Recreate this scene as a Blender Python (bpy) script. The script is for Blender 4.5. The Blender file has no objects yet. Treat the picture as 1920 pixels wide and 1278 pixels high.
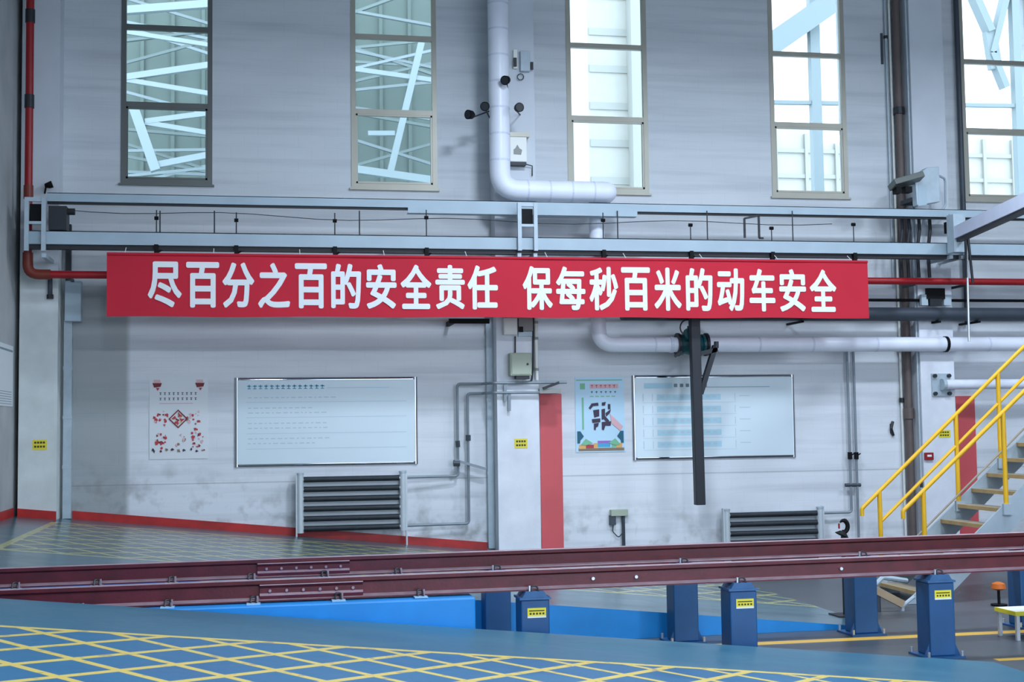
import bpy, math, random
from mathutils import Vector, Matrix
random.seed(7)
SC = bpy.context.scene
COL = SC.collection
# ------------------------------------------------------------------ camera
FPX = 2500.0                       # focal length in pixels of the 1920 x 1278 frame
PSI, THE, ROL = math.radians(10.82), math.radians(3.71), math.radians(-0.777)
CAMZ = 2.30
Fv = Vector((math.sin(PSI)*math.cos(THE), math.cos(PSI)*math.cos(THE), math.sin(THE)))
R0 = Vector((math.cos(PSI), -math.sin(PSI), 0)); U0 = R0.cross(Fv)
Rv = R0*math.cos(ROL) + U0*math.sin(ROL); Uv = U0*math.cos(ROL) - R0*math.sin(ROL)
cd = bpy.data.cameras.new('camera'); cam = bpy.data.objects.new('camera', cd); COL.objects.link(cam)
cd.lens = 36.0*FPX/1920.0; cd.sensor_width = 36.0; cd.clip_end = 400
cam.matrix_world = Matrix(((Rv.x, Uv.x, -Fv.x, 0), (Rv.y, Uv.y, -Fv.y, 0), (Rv.z, Uv.z, -Fv.z, CAMZ), (0, 0, 0, 1)))
SC.camera = cam
# ------------------------------------------------------------------ light and exposure
SC.view_settings.view_transform = 'Standard'; SC.view_settings.look = 'None'
SC.view_settings.gamma = 1.0; SC.view_settings.use_curve_mapping = False
SC.view_settings.exposure = 1.34
wd = bpy.data.worlds.new('overcast_sky'); SC.world = wd; wd.use_nodes = True
bg = wd.node_tree.nodes['Background']; bg.inputs[0].default_value = (0.72, 0.86, 1.07, 1); bg.inputs[1].default_value = 1.75



# unseen fill lights added under the roof to brighten the hall, facing down
for lx, ly, lz, lp in ((4.3, 15.2, 8.8, 170), (9.0, 14.5, 8.8, 125), (13.2, 14.5, 8.8, 130), (0.3, 4.5, 8.8, 210), (5.0, 4.5, 8.8, 240), (9.5, 4.5, 8.8, 200)):
    ld = bpy.data.lights.new('hall_fill', 'AREA'); ld.shape = 'DISK'; ld.size = 0.9; ld.energy = lp; ld.color = (0.74, 0.87, 1.04)
    lo = bpy.data.objects.new('hall_fill', ld); COL.objects.link(lo); lo.location = (lx, ly, lz)


# ------------------------------------------------------------------ measuring helpers
def P(x, y, Y):
    """point of the plane Y = const seen at photo pixel (x, y)"""
    d = Fv + Rv*((x-960)/FPX) - Uv*((y-639)/FPX)
    t = Y/d.y
    return Vector((d.x*t, Y, d.z*t+CAMZ))


def PX(x, y, Y): return P(x, y, Y).x
def PZ(x, y, Y): return P(x, y, Y).z


def lin(c):
    out = []
    for v in c:
        v /= 255.0
        out.append(v/12.92 if v <= 0.04045 else ((v+0.055)/1.055)**2.4)
    return out


# ------------------------------------------------------------------ materials
MATS = {}


def mat(name, rgb, rough=0.6, metal=0.0, var=0.0, vscale=3.0, bump=0.0, bscale=40.0, rgb2=None, spec=0.5):
    m = bpy.data.materials.new(name); m.use_nodes = True
    nt = m.node_tree; b = nt.nodes['Principled BSDF']
    a = lin(rgb)
    b.inputs['Base Color'].default_value = (*a, 1)
    b.inputs['Roughness'].default_value = rough; b.inputs['Metallic'].default_value = metal
    b.inputs['Specular IOR Level'].default_value = spec
    if var > 0 or rgb2:
        tc = nt.nodes.new('ShaderNodeTexCoord'); n = nt.nodes.new('ShaderNodeTexNoise')
        n.inputs['Scale'].default_value = vscale; n.inputs['Detail'].default_value = 6
        nt.links.new(tc.outputs['Object'], n.inputs['Vector'])
        cr = nt.nodes.new('ShaderNodeValToRGB')
        cr.color_ramp.elements[0].position = 0.3; cr.color_ramp.elements[1].position = 0.7
        c2 = lin(rgb2) if rgb2 else [min(1, v*(1+var)) for v in a]
        c1 = a if rgb2 else [v*(1-var) for v in a]
        cr.color_ramp.elements[0].color = (*c1, 1); cr.color_ramp.elements[1].color = (*c2, 1)
        nt.links.new(n.outputs['Fac'], cr.inputs['Fac']); nt.links.new(cr.outputs['Color'], b.inputs['Base Color'])
    if bump > 0:
        tc2 = nt.nodes.new('ShaderNodeTexCoord'); n2 = nt.nodes.new('ShaderNodeTexNoise')
        n2.inputs['Scale'].default_value = bscale; n2.inputs['Detail'].default_value = 4
        nt.links.new(tc2.outputs['Object'], n2.inputs['Vector'])
        bp = nt.nodes.new('ShaderNodeBump'); bp.inputs['Strength'].default_value = bump; bp.inputs['Distance'].default_value = 0.01
        nt.links.new(n2.outputs['Fac'], bp.inputs['Height']); nt.links.new(bp.outputs['Normal'], b.inputs['Normal'])
    MATS[name] = m
    return m


class NT:
    """tiny helper to write node maths"""
    def __init__(s, m): s.nt = m.node_tree
    def n(s, t, **k):
        x = s.nt.nodes.new(t)
        for a, v in k.items(): setattr(x, a, v)
        return x
    def math(s, op, a, b=None, c=None):
        x = s.nt.nodes.new('ShaderNodeMath'); x.operation = op
        for i, v in enumerate((a, b, c)):
            if v is None: continue
            if isinstance(v, (int, float)): x.inputs[i].default_value = v
            else: s.nt.links.new(v, x.inputs[i])
        return x.outputs[0]
    def mix(s, f, a, b):
        x = s.nt.nodes.new('ShaderNodeMix'); x.data_type = 'RGBA'
        for i, v in ((0, f), (6, a), (7, b)):
            if isinstance(v, (int, float)): x.inputs[i].default_value = v
            elif isinstance(v, (tuple, list)): x.inputs[i].default_value = (*v[:3], 1)
            else: s.nt.links.new(v, x.inputs[i])
        return x.outputs[2]


def wall_material():
    """painted masonry: faint course joints, streaks and scuffs low down"""
    m = bpy.data.materials.new('painted_masonry'); m.use_nodes = True
    h = NT(m); nt = m.node_tree; b = nt.nodes['Principled BSDF']
    tc = h.n('ShaderNodeTexCoord'); sp = h.n('ShaderNodeSeparateXYZ'); nt.links.new(tc.outputs['Object'], sp.inputs[0])
    X, Z = sp.outputs[0], sp.outputs[2]
    base_hi, base_lo = lin((214, 218, 221)), lin((226, 229, 233))
    # lower wall whiter than the upper wall
    f = h.math('SMOOTH_MIN', h.math('MAXIMUM', h.math('MULTIPLY', h.math('SUBTRACT', 4.75, Z), 3.0), 0.0), 1.0, 0.1)
    col = h.mix(f, tuple(base_hi), tuple(base_lo))
    # older grey corner-bay paint to a vertical edge, deepened for light falloff there
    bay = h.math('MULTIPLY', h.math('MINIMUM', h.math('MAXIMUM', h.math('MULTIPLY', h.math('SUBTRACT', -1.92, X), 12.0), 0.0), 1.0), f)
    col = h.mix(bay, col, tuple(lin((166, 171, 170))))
    n1 = h.n('ShaderNodeTexNoise'); n1.inputs['Scale'].default_value = 0.7; n1.inputs['Detail'].default_value = 5
    mp = h.n('ShaderNodeMapping'); mp.inputs['Scale'].default_value = (0.6, 1, 2.5)
    nt.links.new(tc.outputs['Object'], mp.inputs[0]); nt.links.new(mp.outputs[0], n1.inputs['Vector'])
    col = h.mix(h.math('MULTIPLY', h.math('SUBTRACT', n1.outputs['Fac'], 0.4), 0.7), col, tuple(lin((150, 158, 165))))
    n3 = h.n('ShaderNodeTexNoise'); n3.inputs['Scale'].default_value = 1.0; n3.inputs['Detail'].default_value = 6
    mp3 = h.n('ShaderNodeMapping'); mp3.inputs['Scale'].default_value = (0.35, 1, 7.0)
    nt.links.new(tc.outputs['Object'], mp3.inputs[0]); nt.links.new(mp3.outputs[0], n3.inputs['Vector'])
    col = h.mix(h.math('MULTIPLY', h.math('MAXIMUM', h.math('SUBTRACT', n3.outputs['Fac'], 0.48), 0.0), 1.1), col, tuple(lin((140, 146, 156))))
    # dirt scuffs close to the ramp
    n2 = h.n('ShaderNodeTexNoise'); n2.inputs['Scale'].default_value = 3.5; n2.inputs['Detail'].default_value = 8
    nt.links.new(tc.outputs['Object'], n2.inputs['Vector'])
    low = h.math('MAXIMUM', h.math('SUBTRACT', 1.0, h.math('MULTIPLY', h.math('ABSOLUTE', h.math('SUBTRACT', h.math('ADD', Z, h.math('MULTIPLY', X, 0.1)), 0.95)), 1.1)), 0.0)
    dirt = h.math('MULTIPLY', low, h.math('MAXIMUM', h.math('MULTIPLY', h.math('SUBTRACT', n2.outputs['Fac'], 0.5), 3.0), 0.0))
    col = h.mix(h.math('MINIMUM', dirt, 0.6), col, tuple(lin((120, 118, 115))))
    # panel joints (horizontal every 0.2 m, faint) and one deeper seam
    br = h.n('ShaderNodeTexBrick'); br.inputs['Scale'].default_value = 1.0
    br.inputs['Brick Width'].default_value = 0.42; br.inputs['Row Height'].default_value = 0.2; br.inputs['Mortar Size'].default_value = 0.006
    br.inputs['Mortar Smooth'].default_value = 0.6
    cb = h.n('ShaderNodeCombineXYZ'); nt.links.new(X, cb.inputs[0]); nt.links.new(Z, cb.inputs[1]); nt.links.new(cb.outputs[0], br.inputs['Vector'])
    col = h.mix(h.math('MULTIPLY', br.outputs['Fac'], 0.05), col, tuple(lin((110, 115, 125))))
    seam = h.math('LESS_THAN', h.math('ABSOLUTE', h.math('SUBTRACT', Z, 1.50)), 0.010)
    col = h.mix(h.math('MULTIPLY', seam, 0.35), col, tuple(lin((110, 112, 118))))
    nt.links.new(col, b.inputs['Base Color']); b.inputs['Roughness'].default_value = 0.62
    bp = h.n('ShaderNodeBump'); bp.inputs['Strength'].default_value = 0.12; bp.inputs['Distance'].default_value = 0.008; bp.invert = True
    nt.links.new(br.outputs['Fac'], bp.inputs['Height']); nt.links.new(bp.outputs['Normal'], b.inputs['Normal'])
    MATS['wall'] = m


def deck_material(name, near):
    """blue-green deck paint with a yellow 45 degree hatch inside a yellow border"""
    m = bpy.data.materials.new(name); m.use_nodes = True
    h = NT(m); nt = m.node_tree; b = nt.nodes['Principled BSDF']
    tc = h.n('ShaderNodeTexCoord'); sp = h.n('ShaderNodeSeparateXYZ'); nt.links.new(tc.outputs['Object'], sp.inputs[0])
    X, Y = sp.outputs[0], sp.outputs[1]
    T = 0.65*0.7071; W = 0.034
    # crossings of the hatch lie at (-1.51, 10.15) + 0.65 n
    u = h.math('MULTIPLY', h.math('ADD', h.math('ADD', X, 1.51), h.math('SUBTRACT', Y, 10.15)), 0.7071)
    v = h.math('MULTIPLY', h.math('SUBTRACT', h.math('ADD', X, 1.51), h.math('SUBTRACT', Y, 10.15)), 0.7071)
    def line(w):
        fr = h.math('FRACT', h.math('ADD', h.math('DIVIDE', w, T), 100.5))
        return h.math('LESS_THAN', h.math('ABSOLUTE', h.math('SUBTRACT', fr, 0.5)), W/T)
    hatch = h.math('MAXIMUM', line(u), line(v))
    if near:
        inside = h.math('LESS_THAN', Y, 10.33)
        border = h.math('LESS_THAN', h.math('ABSOLUTE', h.math('SUBTRACT', Y, 10.36)), 0.04)
    else:
        inside = h.math('MULTIPLY', h.math('GREATER_THAN', Y, 15.95), h.math('MULTIPLY', h.math('LESS_THAN', Y, 20.4), h.math('GREATER_THAN', X, -2.87)))
        by = h.math('LESS_THAN', h.math('ABSOLUTE', h.math('SUBTRACT', Y, 15.92)), 0.045)
        by2 = h.math('LESS_THAN', h.math('ABSOLUTE', h.math('SUBTRACT', Y, 20.43)), 0.045)
        bx = h.math('MULTIPLY', h.math('LESS_THAN', h.math('ABSOLUTE', h.math('ADD', X, 2.9)), 0.05), h.math('MULTIPLY', h.math('GREATER_THAN', Y, 15.9), h.math('LESS_THAN', Y, 20.45)))
        border = h.math('MAXIMUM', h.math('MAXIMUM', h.math('MULTIPLY', by, h.math('GREATER_THAN', X, -2.9)), h.math('MULTIPLY', by2, h.math('GREATER_THAN', X, -2.9))), bx)
    paint = h.math('MAXIMUM', h.math('MULTIPLY', hatch, inside), border)
    n1 = h.n('ShaderNodeTexNoise'); n1.inputs['Scale'].default_value = 1.3; n1.inputs['Detail'].default_value = 7
    mp = h.n('ShaderNodeMapping'); mp.inputs['Scale'].default_value = (1, 2.2, 1); nt.links.new(tc.outputs['Object'], mp.inputs[0]); nt.links.new(mp.outputs[0], n1.inputs['Vector'])
    n2 = h.n('ShaderNodeTexNoise'); n2.inputs['Scale'].default_value = 9; n2.inputs['Detail'].default_value = 6
    nt.links.new(tc.outputs['Object'], n2.inputs['Vector'])
    if near:
        base = h.mix(n1.outputs['Fac'], tuple(lin((40, 94, 124))), tuple(lin((62, 112, 128)))); cell = h.mix(n1.outputs['Fac'], tuple(lin((32, 92, 136))), tuple(lin((48, 114, 146))))
    else:
        base = h.mix(n1.outputs['Fac'], tuple(lin((62, 100, 118))), tuple(lin((84, 108, 112)))); cell = h.mix(n1.outputs['Fac'], tuple(lin((66, 94, 106))), tuple(lin((92, 106, 108))))  # far colours greyed to put the wall's glancing reflection into the paint
    col = h.mix(inside, base, cell)
    yel = h.mix(n2.outputs['Fac'], tuple(lin((228, 188, 60) if near else (186, 176, 92))), tuple(lin((205, 190, 118) if near else (160, 166, 130))))
    wear = h.math('MINIMUM', h.math('MAXIMUM', h.math('MULTIPLY', h.math('SUBTRACT', n2.outputs['Fac'], 0.25), 6.0), 0.55), 1.0)
    col = h.mix(h.math('MULTIPLY', paint, wear), col, yel)
    nt.links.new(col, b.inputs['Base Color'])
    rg = h.math('ADD', 0.26 if near else 0.16, h.math('MULTIPLY', n1.outputs['Fac'], 0.22 if near else 0.16)); nt.links.new(rg, b.inputs['Roughness'])
    bp = h.n('ShaderNodeBump'); bp.inputs['Strength'].default_value = 0.15; bp.inputs['Distance'].default_value = 0.01
    nt.links.new(n2.outputs['Fac'], bp.inputs['Height']); nt.links.new(bp.outputs['Normal'], b.inputs['Normal'])
    MATS[name] = m


def low_floor_material():
    m = bpy.data.materials.new('low_floor_paint'); m.use_nodes = True
    h = NT(m); nt = m.node_tree; b = nt.nodes['Principled BSDF']
    tc = h.n('ShaderNodeTexCoord'); sp = h.n('ShaderNodeSeparateXYZ'); nt.links.new(tc.outputs['Object'], sp.inputs[0])
    X, Y = sp.outputs[0], sp.outputs[1]
    n1 = h.n('ShaderNodeTexNoise'); n1.inputs['Scale'].default_value = 1.1; n1.inputs['Detail'].default_value = 7
    nt.links.new(tc.outputs['Object'], n1.inputs['Vector'])
    col = h.mix(n1.outputs['Fac'], tuple(lin((58, 64, 72))), tuple(lin((84, 88, 92))))
    far = h.math('LESS_THAN', h.math('ABSOLUTE', h.math('SUBTRACT', Y, 13.47)), 0.09)
    near = h.math('MULTIPLY', h.math('LESS_THAN', h.math('ABSOLUTE', h.math('SUBTRACT', Y, 11.95)), 0.06), h.math('GREATER_THAN', X, 7.0))
    line = h.math('MAXIMUM', far, near)
    yel = h.mix(n1.outputs['Fac'], tuple(lin((222, 170, 40))), tuple(lin((200, 160, 70))))
    col = h.mix(line, col, yel)
    nt.links.new(col, b.inputs['Base Color']); b.inputs['Roughness'].default_value = 0.4
    MATS['low_floor'] = m


def glass_material():
    m = bpy.data.materials.new('window_glass'); m.use_nodes = True
    nt = m.node_tree; nt.nodes.remove(nt.nodes['Principled BSDF'])
    out = nt.nodes['Material Output']
    t = nt.nodes.new('ShaderNodeBsdfTransparent'); t.inputs[0].default_value = (0.955, 0.99, 0.985, 1)
    g = nt.nodes.new('ShaderNodeBsdfGlossy'); g.inputs['Roughness'].default_value = 0.03; g.inputs[0].default_value = (0.9, 0.97, 1, 1)
    lw = nt.nodes.new('ShaderNodeFresnel'); lw.inputs[0].default_value = 1.5
    mx = nt.nodes.new('ShaderNodeMixShader')
    nt.links.new(lw.outputs[0], mx.inputs[0]); nt.links.new(t.outputs[0], mx.inputs[1]); nt.links.new(g.outputs[0], mx.inputs[2])
    nt.links.new(mx.outputs[0], out.inputs[0]); MATS['glass'] = m


wall_material(); deck_material('deck_near', True); deck_material('deck_far', False); low_floor_material(); glass_material()
mat('roof', (190, 195, 200), 0.8)
mat('side_wall', (188, 190, 190), 0.7, rgb2=(150, 154, 154), vscale=0.9, bump=0.2, bscale=8)
mat('pillar', (232, 234, 240), 0.55, rgb2=(212, 215, 222), vscale=2.2, bump=0.1, bscale=25)
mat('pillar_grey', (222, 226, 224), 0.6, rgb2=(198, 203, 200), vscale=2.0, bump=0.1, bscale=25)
mat('pillar_upper', (208, 213, 219), 0.6, var=0.05, vscale=1.5)
mat('kerb_blue', (28, 138, 210), 0.42, var=0.08, vscale=3, bump=0.1, bscale=18)
mat('base_red', (176, 34, 30), 0.45, var=0.25, vscale=4)
mat('panel_red', (206, 84, 88), 0.5, var=0.06, vscale=2)
mat('rail_red', (88, 22, 30), 0.42, var=0.25, vscale=5, bump=0.15, bscale=30)
mat('rail_pale', (158, 132, 140), 0.5, var=0.2, vscale=6)
mat('steel_bright', (206, 210, 214), 0.3, 0.7)
mat('column_blue', (28, 78, 124), 0.4, var=0.12, vscale=4, bump=0.08, bscale=20)
mat('column_cap', (52, 96, 140), 0.45, var=0.15, vscale=8)
mat('tag_yellow', (232, 214, 48), 0.5, var=0.05)
mat('tag_ink', (60, 58, 30), 0.6)
mat('tag_white', (226, 228, 214), 0.5)
mat('banner_red', (198, 22, 48), 0.75, var=0.07, vscale=0.8, bump=0.25, bscale=3.0)
mat('letter_white', (238, 240, 240), 0.6)
mat('beam_grey', (168, 186, 196), 0.42, 0.0, var=0.06, vscale=2)
mat('galvanised', (176, 190, 198), 0.45, 0.1, var=0.08, vscale=6)
mat('dark_steel', (34, 36, 42), 0.5)
mat('black', (10, 11, 13), 0.6, spec=0.2)
mat('duct_white', (234, 237, 247), 0.35, var=0.03, vscale=3, bump=0.1, bscale=12)
mat('duct_band', (214, 219, 234), 0.35)
mat('fire_red', (150, 14, 24), 0.4, var=0.1, vscale=4)
mat('fire_fitting', (120, 44, 30), 0.5)
mat('dark_pipe', (58, 66, 76), 0.5, var=0.15, vscale=3)
mat('brown_pipe', (96, 84, 80), 0.55, var=0.15, vscale=3)
mat('valve_teal', (14, 84, 92), 0.4, var=0.15, vscale=9)
mat('post_black', (26, 30, 38), 0.5, var=0.1)
mat('box_green', (172, 180, 160), 0.5, var=0.03)
mat('plastic_white', (236, 236, 228), 0.45)
mat('mark_grey', (150, 150, 146), 0.6)
mat('cable_dark', (44, 46, 52), 0.6)
mat('frame_alu', (172, 168, 154), 0.4, 0.2, var=0.04)
mat('frame_dark', (104, 108, 104), 0.4, 0.2, var=0.04)
mat('chrome', (176, 178, 184), 0.07, 1.0)
mat('board_white', (214, 228, 234), 0.28, var=0.015, vscale=1.5)
mat('board_blue_ink', (120, 180, 206), 0.6)
mat('board_pale_ink', (188, 206, 214), 0.6)
mat('board_cyan', (178, 216, 230), 0.5)
mat('board_ink', (120, 140, 150), 0.6)
mat('poster_white', (222, 226, 228), 0.5)
mat('poster_cyan', (190, 222, 240), 0.5)
mat('ink_red', (186, 60, 66), 0.6)
mat('ink_darkred', (120, 34, 40), 0.6)
mat('ink_dark', (60, 48, 70), 0.6)
mat('ink_pink', (226, 180, 184), 0.6)
mat('ink_teal', (34, 96, 118), 0.6)
mat('ink_orange', (226, 176, 110), 0.6)
mat('ink_green', (128, 190, 150), 0.6)
mat('ink_violet', (160, 110, 190), 0.6)
mat('ink_blue', (70, 170, 210), 0.6)
mat('ink_brown', (140, 120, 100), 0.6)
mat('radiator_grey', (196, 204, 208), 0.4, 0.1, var=0.05)
mat('radiator_fin', (40, 46, 52), 0.45, 0.2, var=0.2, vscale=12, bump=0.6, bscale=90)
mat('thin_pipe', (130, 140, 148), 0.45, 0.2, var=0.1)
mat('stair_yellow', (232, 178, 22), 0.4, var=0.06, vscale=5)
mat('tread', (150, 140, 122), 0.6, var=0.15, vscale=5)
mat('tread_edge', (178, 150, 104), 0.6, var=0.15, vscale=5)
mat('stair_grey', (168, 182, 190), 0.5, var=0.08, vscale=4)
mat('jib_lilac', (222, 228, 246), 0.4, var=0.04)
mat('orange', (206, 104, 30), 0.5)
mat('wood_tan', (176, 152, 122), 0.6, var=0.1)
mat('cladding', (98, 112, 104), 0.7, var=0.05)
mat('cladding_pale', (184, 182, 172), 0.7, var=0.03)
mat('truss_white', (150, 164, 164), 0.6)
mat('truss_pale', (166, 166, 158), 0.6)
mat('truss_mid', (122, 136, 132), 0.6)
mat('clip_pad', (150, 190, 216), 0.5)
mat('truss_grey', (136, 148, 148), 0.6)


# ------------------------------------------------------------------ mesh helpers
class MB:
    def __init__(s): s.v = []; s.f = []; s.mi = []
    def add(s, vs, fs, mi=0):
        o = len(s.v); s.v += [tuple(v) for v in vs]; s.f += [tuple(i+o for i in f) for f in fs]; s.mi += [mi]*len(fs); return s
    def box(s, a, b, mi=0):
        x0, x1 = sorted((a[0], b[0])); y0, y1 = sorted((a[1], b[1])); z0, z1 = sorted((a[2], b[2]))
        return s.add([(x0, y0, z0), (x1, y0, z0), (x1, y1, z0), (x0, y1, z0), (x0, y0, z1), (x1, y0, z1), (x1, y1, z1), (x0, y1, z1)],
                     [(0, 3, 2, 1), (4, 5, 6, 7), (0, 1, 5, 4), (1, 2, 6, 5), (2, 3, 7, 6), (3, 0, 4, 7)], mi)
    def bar(s, a, b, w, h, up=(0, 0, 1), mi=0):
        """box section of width w and height h from a to b"""
        a, b = Vector(a), Vector(b); d = (b-a).normalized(); up = Vector(up)
        if abs(d.dot(up)) > 0.99: up = Vector((0, 1, 0))
        r = d.cross(up).normalized(); u = r.cross(d)
        q = [r*(sx*w/2)+u*(sz*h/2) for sx, sz in ((-1, -1), (1, -1), (1, 1), (-1, 1))]
        return s.add([a+k for k in q]+[b+k for k in q], [(3, 2, 1, 0), (4, 5, 6, 7), (0, 1, 5, 4), (1, 2, 6, 5), (2, 3, 7, 6), (3, 0, 4, 7)], mi)
    def prism(s, pts, d, mi=0):
        """polygon pts extruded by vector d"""
        n = len(pts); d = Vector(d); p = [Vector(q) for q in pts]
        return s.add(p+[q+d for q in p], [tuple(range(n-1, -1, -1)), tuple(range(n, 2*n))]+[(i, (i+1) % n, (i+1) % n+n, i+n) for i in range(n)], mi)
    def tube(s, path, r, seg=14, mi=0, cap=True):
        pts = [Vector(p) for p in path]; n = len(pts); rs = r if isinstance(r, (list, tuple)) else [r]*n
        rings = []; nv = None
        for i, p in enumerate(pts):
            if i == 0: t = pts[1]-p
            elif i == n-1: t = p-pts[i-1]
            else: t = (pts[i+1]-p).normalized()+(p-pts[i-1]).normalized()
            t.normalize()
            if nv is None:
                ref = Vector((0, 0, 1)) if abs(t.z) < 0.9 else Vector((1, 0, 0))
                nv = (ref-t*ref.dot(t)).normalized()
            else:
                nv = (nv-t*nv.dot(t)).normalized()
            bv = t.cross(nv)
            rings.append([p+(nv*math.cos(2*math.pi*k/seg)+bv*math.sin(2*math.pi*k/seg))*rs[i] for k in range(seg)])
        vs = [v for rg in rings for v in rg]; fs = []
        for i in range(n-1):
            for k in range(seg):
                fs.append((i*seg+k, i*seg+(k+1) % seg, (i+1)*seg+(k+1) % seg, (i+1)*seg+k))
        if cap: fs += [tuple(range(seg-1, -1, -1)), tuple((n-1)*seg+k for k in range(seg))]
        return s.add(vs, fs, mi)
    def cyl(s, a, b, r, seg=14, mi=0): return s.tube([a, b], r, seg, mi)
    def build(s, name, mats, parent=None, smooth=None, bevel=0.0):
        me = bpy.data.meshes.new(name)
        off = Vector(parent_loc(parent)) if parent else Vector((0, 0, 0))
        me.from_pydata([tuple(Vector(v)-off) for v in s.v], [], s.f); me.update()
        if not isinstance(mats, (list, tuple)): mats = [mats]
        for m in mats: me.materials.append(MATS[m])
        for p, i in zip(me.polygons, s.mi): p.material_index = i
        import bmesh
        bm = bmesh.new(); bm.from_mesh(me); bmesh.ops.recalc_face_normals(bm, faces=bm.faces)
        bm.to_mesh(me); bm.free()
        if smooth:
            me.polygons.foreach_set('use_smooth', [True]*len(me.polygons))
            me.set_sharp_from_angle(angle=math.radians(40))
        o = bpy.data.objects.new(name, me); COL.objects.link(o)
        if parent: o.parent = parent
        if bevel > 0:
            bv = o.modifiers.new('bevel', 'BEVEL'); bv.width = bevel; bv.segments = 2; bv.limit_method = 'ANGLE'
        return o


def parent_loc(o):
    v = Vector((0, 0, 0))
    while o is not None:
        v += o.location; o = o.parent
    return v


def tag(o, label=None, cat=None, group=None, kind=None):
    if label: o['label'] = label
    if cat: o['category'] = cat
    if group: o['group'] = group
    if kind: o['kind'] = kind
    return o


def thing(name, loc, label, cat, group=None, kind=None):
    o = bpy.data.objects.new(name, None); COL.objects.link(o); o.location = loc; o.empty_display_size = 0.1
    return tag(o, label, cat, group, kind)


def copy_tree(o, parent=None, data=True):
    c = o.copy(); COL.objects.link(c)
    if parent is not None: c.parent = parent
    for ch in list(o.children): copy_tree(ch, c)
    return c


def box(a, b): return MB().box(a, b)


def fillet(pts, rad, n=7):
    """polyline with rounded corners"""
    pts = [Vector(p) for p in pts]; out = [pts[0]]
    for i in range(1, len(pts)-1):
        p = pts[i]; a = (pts[i-1]-p); b = (pts[i+1]-p); r = min(rad, a.length*0.49, b.length*0.49)
        a.normalize(); b.normalize()
        ang = a.angle(b); d = min(r/math.tan(ang/2) if ang > 1e-3 else r, r*1.5)
        p0 = p+a*d; p1 = p+b*d
        for k in range(n+1):
            t = k/n
            out.append(p0*(1-t)**2+p*2*t*(1-t)+p1*t*t)
    out.append(pts[-1])
    return out


def pbox(x0, y0, x1, y1, Y, depth):
    """axis-aligned box whose front face on plane Y covers the pixel rectangle"""
    xm, ym = (x0+x1)/2, (y0+y1)/2
    return (PX(x0, ym, Y), Y, PZ(xm, y1, Y)), (PX(x1, ym, Y), Y+depth, PZ(xm, y0, Y))


# ------------------------------------------------------------------ levels
YW = 21.3                      # back wall
XL = -3.57                     # left wall
YN, YF = 12.30, 13.80          # near and far rail
RAILN, RAILFB, RGRAD = 0.785, 0.83, 0.004   # foot heights at X = 1.5 and the slight rise of the track
def foot(X, Y): return (RAILN if Y < 13 else RAILFB)+RGRAD*(X-1.5)
def zr(X): return 0.716-0.1036*X   # both ramps
XEND = 0.716/0.1036

# ------------------------------------------------------------------ structure: floors
o = box((-12, -14, -0.3), (22, YW+0.3, 0.0)).build('floor', 'low_floor'); tag(o, 'grey painted lower floor with yellow guide line under the rails', 'floor', kind='structure')


def ramp(name, y0, y1, m, label):
    x0 = XL
    b = MB()
    pts = [(x0, y0, 0.001), (XEND, y0, 0.001), (x0, y0, zr(x0))]
    A = [Vector(p) for p in pts]; B = [Vector((p[0], y1, p[2])) for p in pts]
    b.add([A[2], A[1], B[1], B[2]], [(0, 1, 2, 3)], 0)
    b.add(A, [(0, 1, 2)], 1); b.add(B, [(2, 1, 0)], 1)
    b.add([A[0], A[2], B[2], B[0]], [(0, 1, 2, 3)], 1); b.add([A[0], A[1], B[1], B[0]], [(3, 2, 1, 0)], 1)
    o = b.build(name, [m, 'kerb_blue']); return tag(o, label, 'floor', kind='structure')


ramp('floor_near', -6.0, 11.85, 'deck_near', 'blue ramp floor in front of the rails with yellow diamond hatching')
ramp('floor_far', 14.12, YW+0.02, 'deck_far', 'ramp floor along the back wall with pale yellow hatching')
o = box((XL, 12.06, 0.0), (1.935, 14.118, 0.768)).build('floor_track_bed', 'kerb_blue', bevel=0.015)
tag(o, 'bright blue raised track bed carrying the rail ends', 'floor', kind='structure')
# kerb filling the slot between the near ramp edge and the bed
# ------------------------------------------------------------------ walls
WX = [-2.09+3.572*i for i in range(5)]; WW = 1.39; WZ0 = 6.17; WZT = 9.95; WP = 1.232
b = MB()
XR = 19.0; ZT = 10.8
b.box((XL-0.3, YW, -0.05), (XR, YW+0.3, WZ0))
b.box((XL-0.3, YW, WZT), (XR, YW+0.3, ZT))
edges = [XL-0.3]+[v for x in WX for v in (x, x+WW)]+[XR]
for i in range(0, len(edges), 2):
    b.box((edges[i], YW, WZ0), (edges[i+1], YW+0.3, WZT))
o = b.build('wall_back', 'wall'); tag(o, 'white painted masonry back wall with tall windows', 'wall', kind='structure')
o = box((XL-0.3, -8.0, 0.0), (XL, YW, ZT)).build('wall_left', 'side_wall'); tag(o, 'grey plastered side wall at the left edge', 'wall', kind='structure')
o = box((XL-0.3, -8.3, ZT), (XR, YW+0.3, ZT+0.2)).build('ceiling', 'roof'); tag(o, 'pale hall roof above the back wall', 'ceiling', kind='structure')

o = box((XR, -8.3, 0.0), (XR+0.3, YW+0.3, ZT)).build('wall_right', 'side_wall'); tag(o, 'unseen side wall far right of the stair, added to cut daylight', 'wall', kind='structure')  # unseen wall added to close off daylight from the right
b = MB(); b.box((XL-0.3, -8.3, 0), (2, -8.0, ZT)); b.box((2, -8.3, 9.0), (XR, -8.0, ZT)); b.box((18, -8.3, 0), (XR, -8.0, 9.0))  # unseen wall and opening shaped so daylight enters from front right
tag(b.build('wall_front', 'side_wall'), 'unseen hall wall behind the camera with an opening added for daylight', 'wall', kind='structure')

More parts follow.
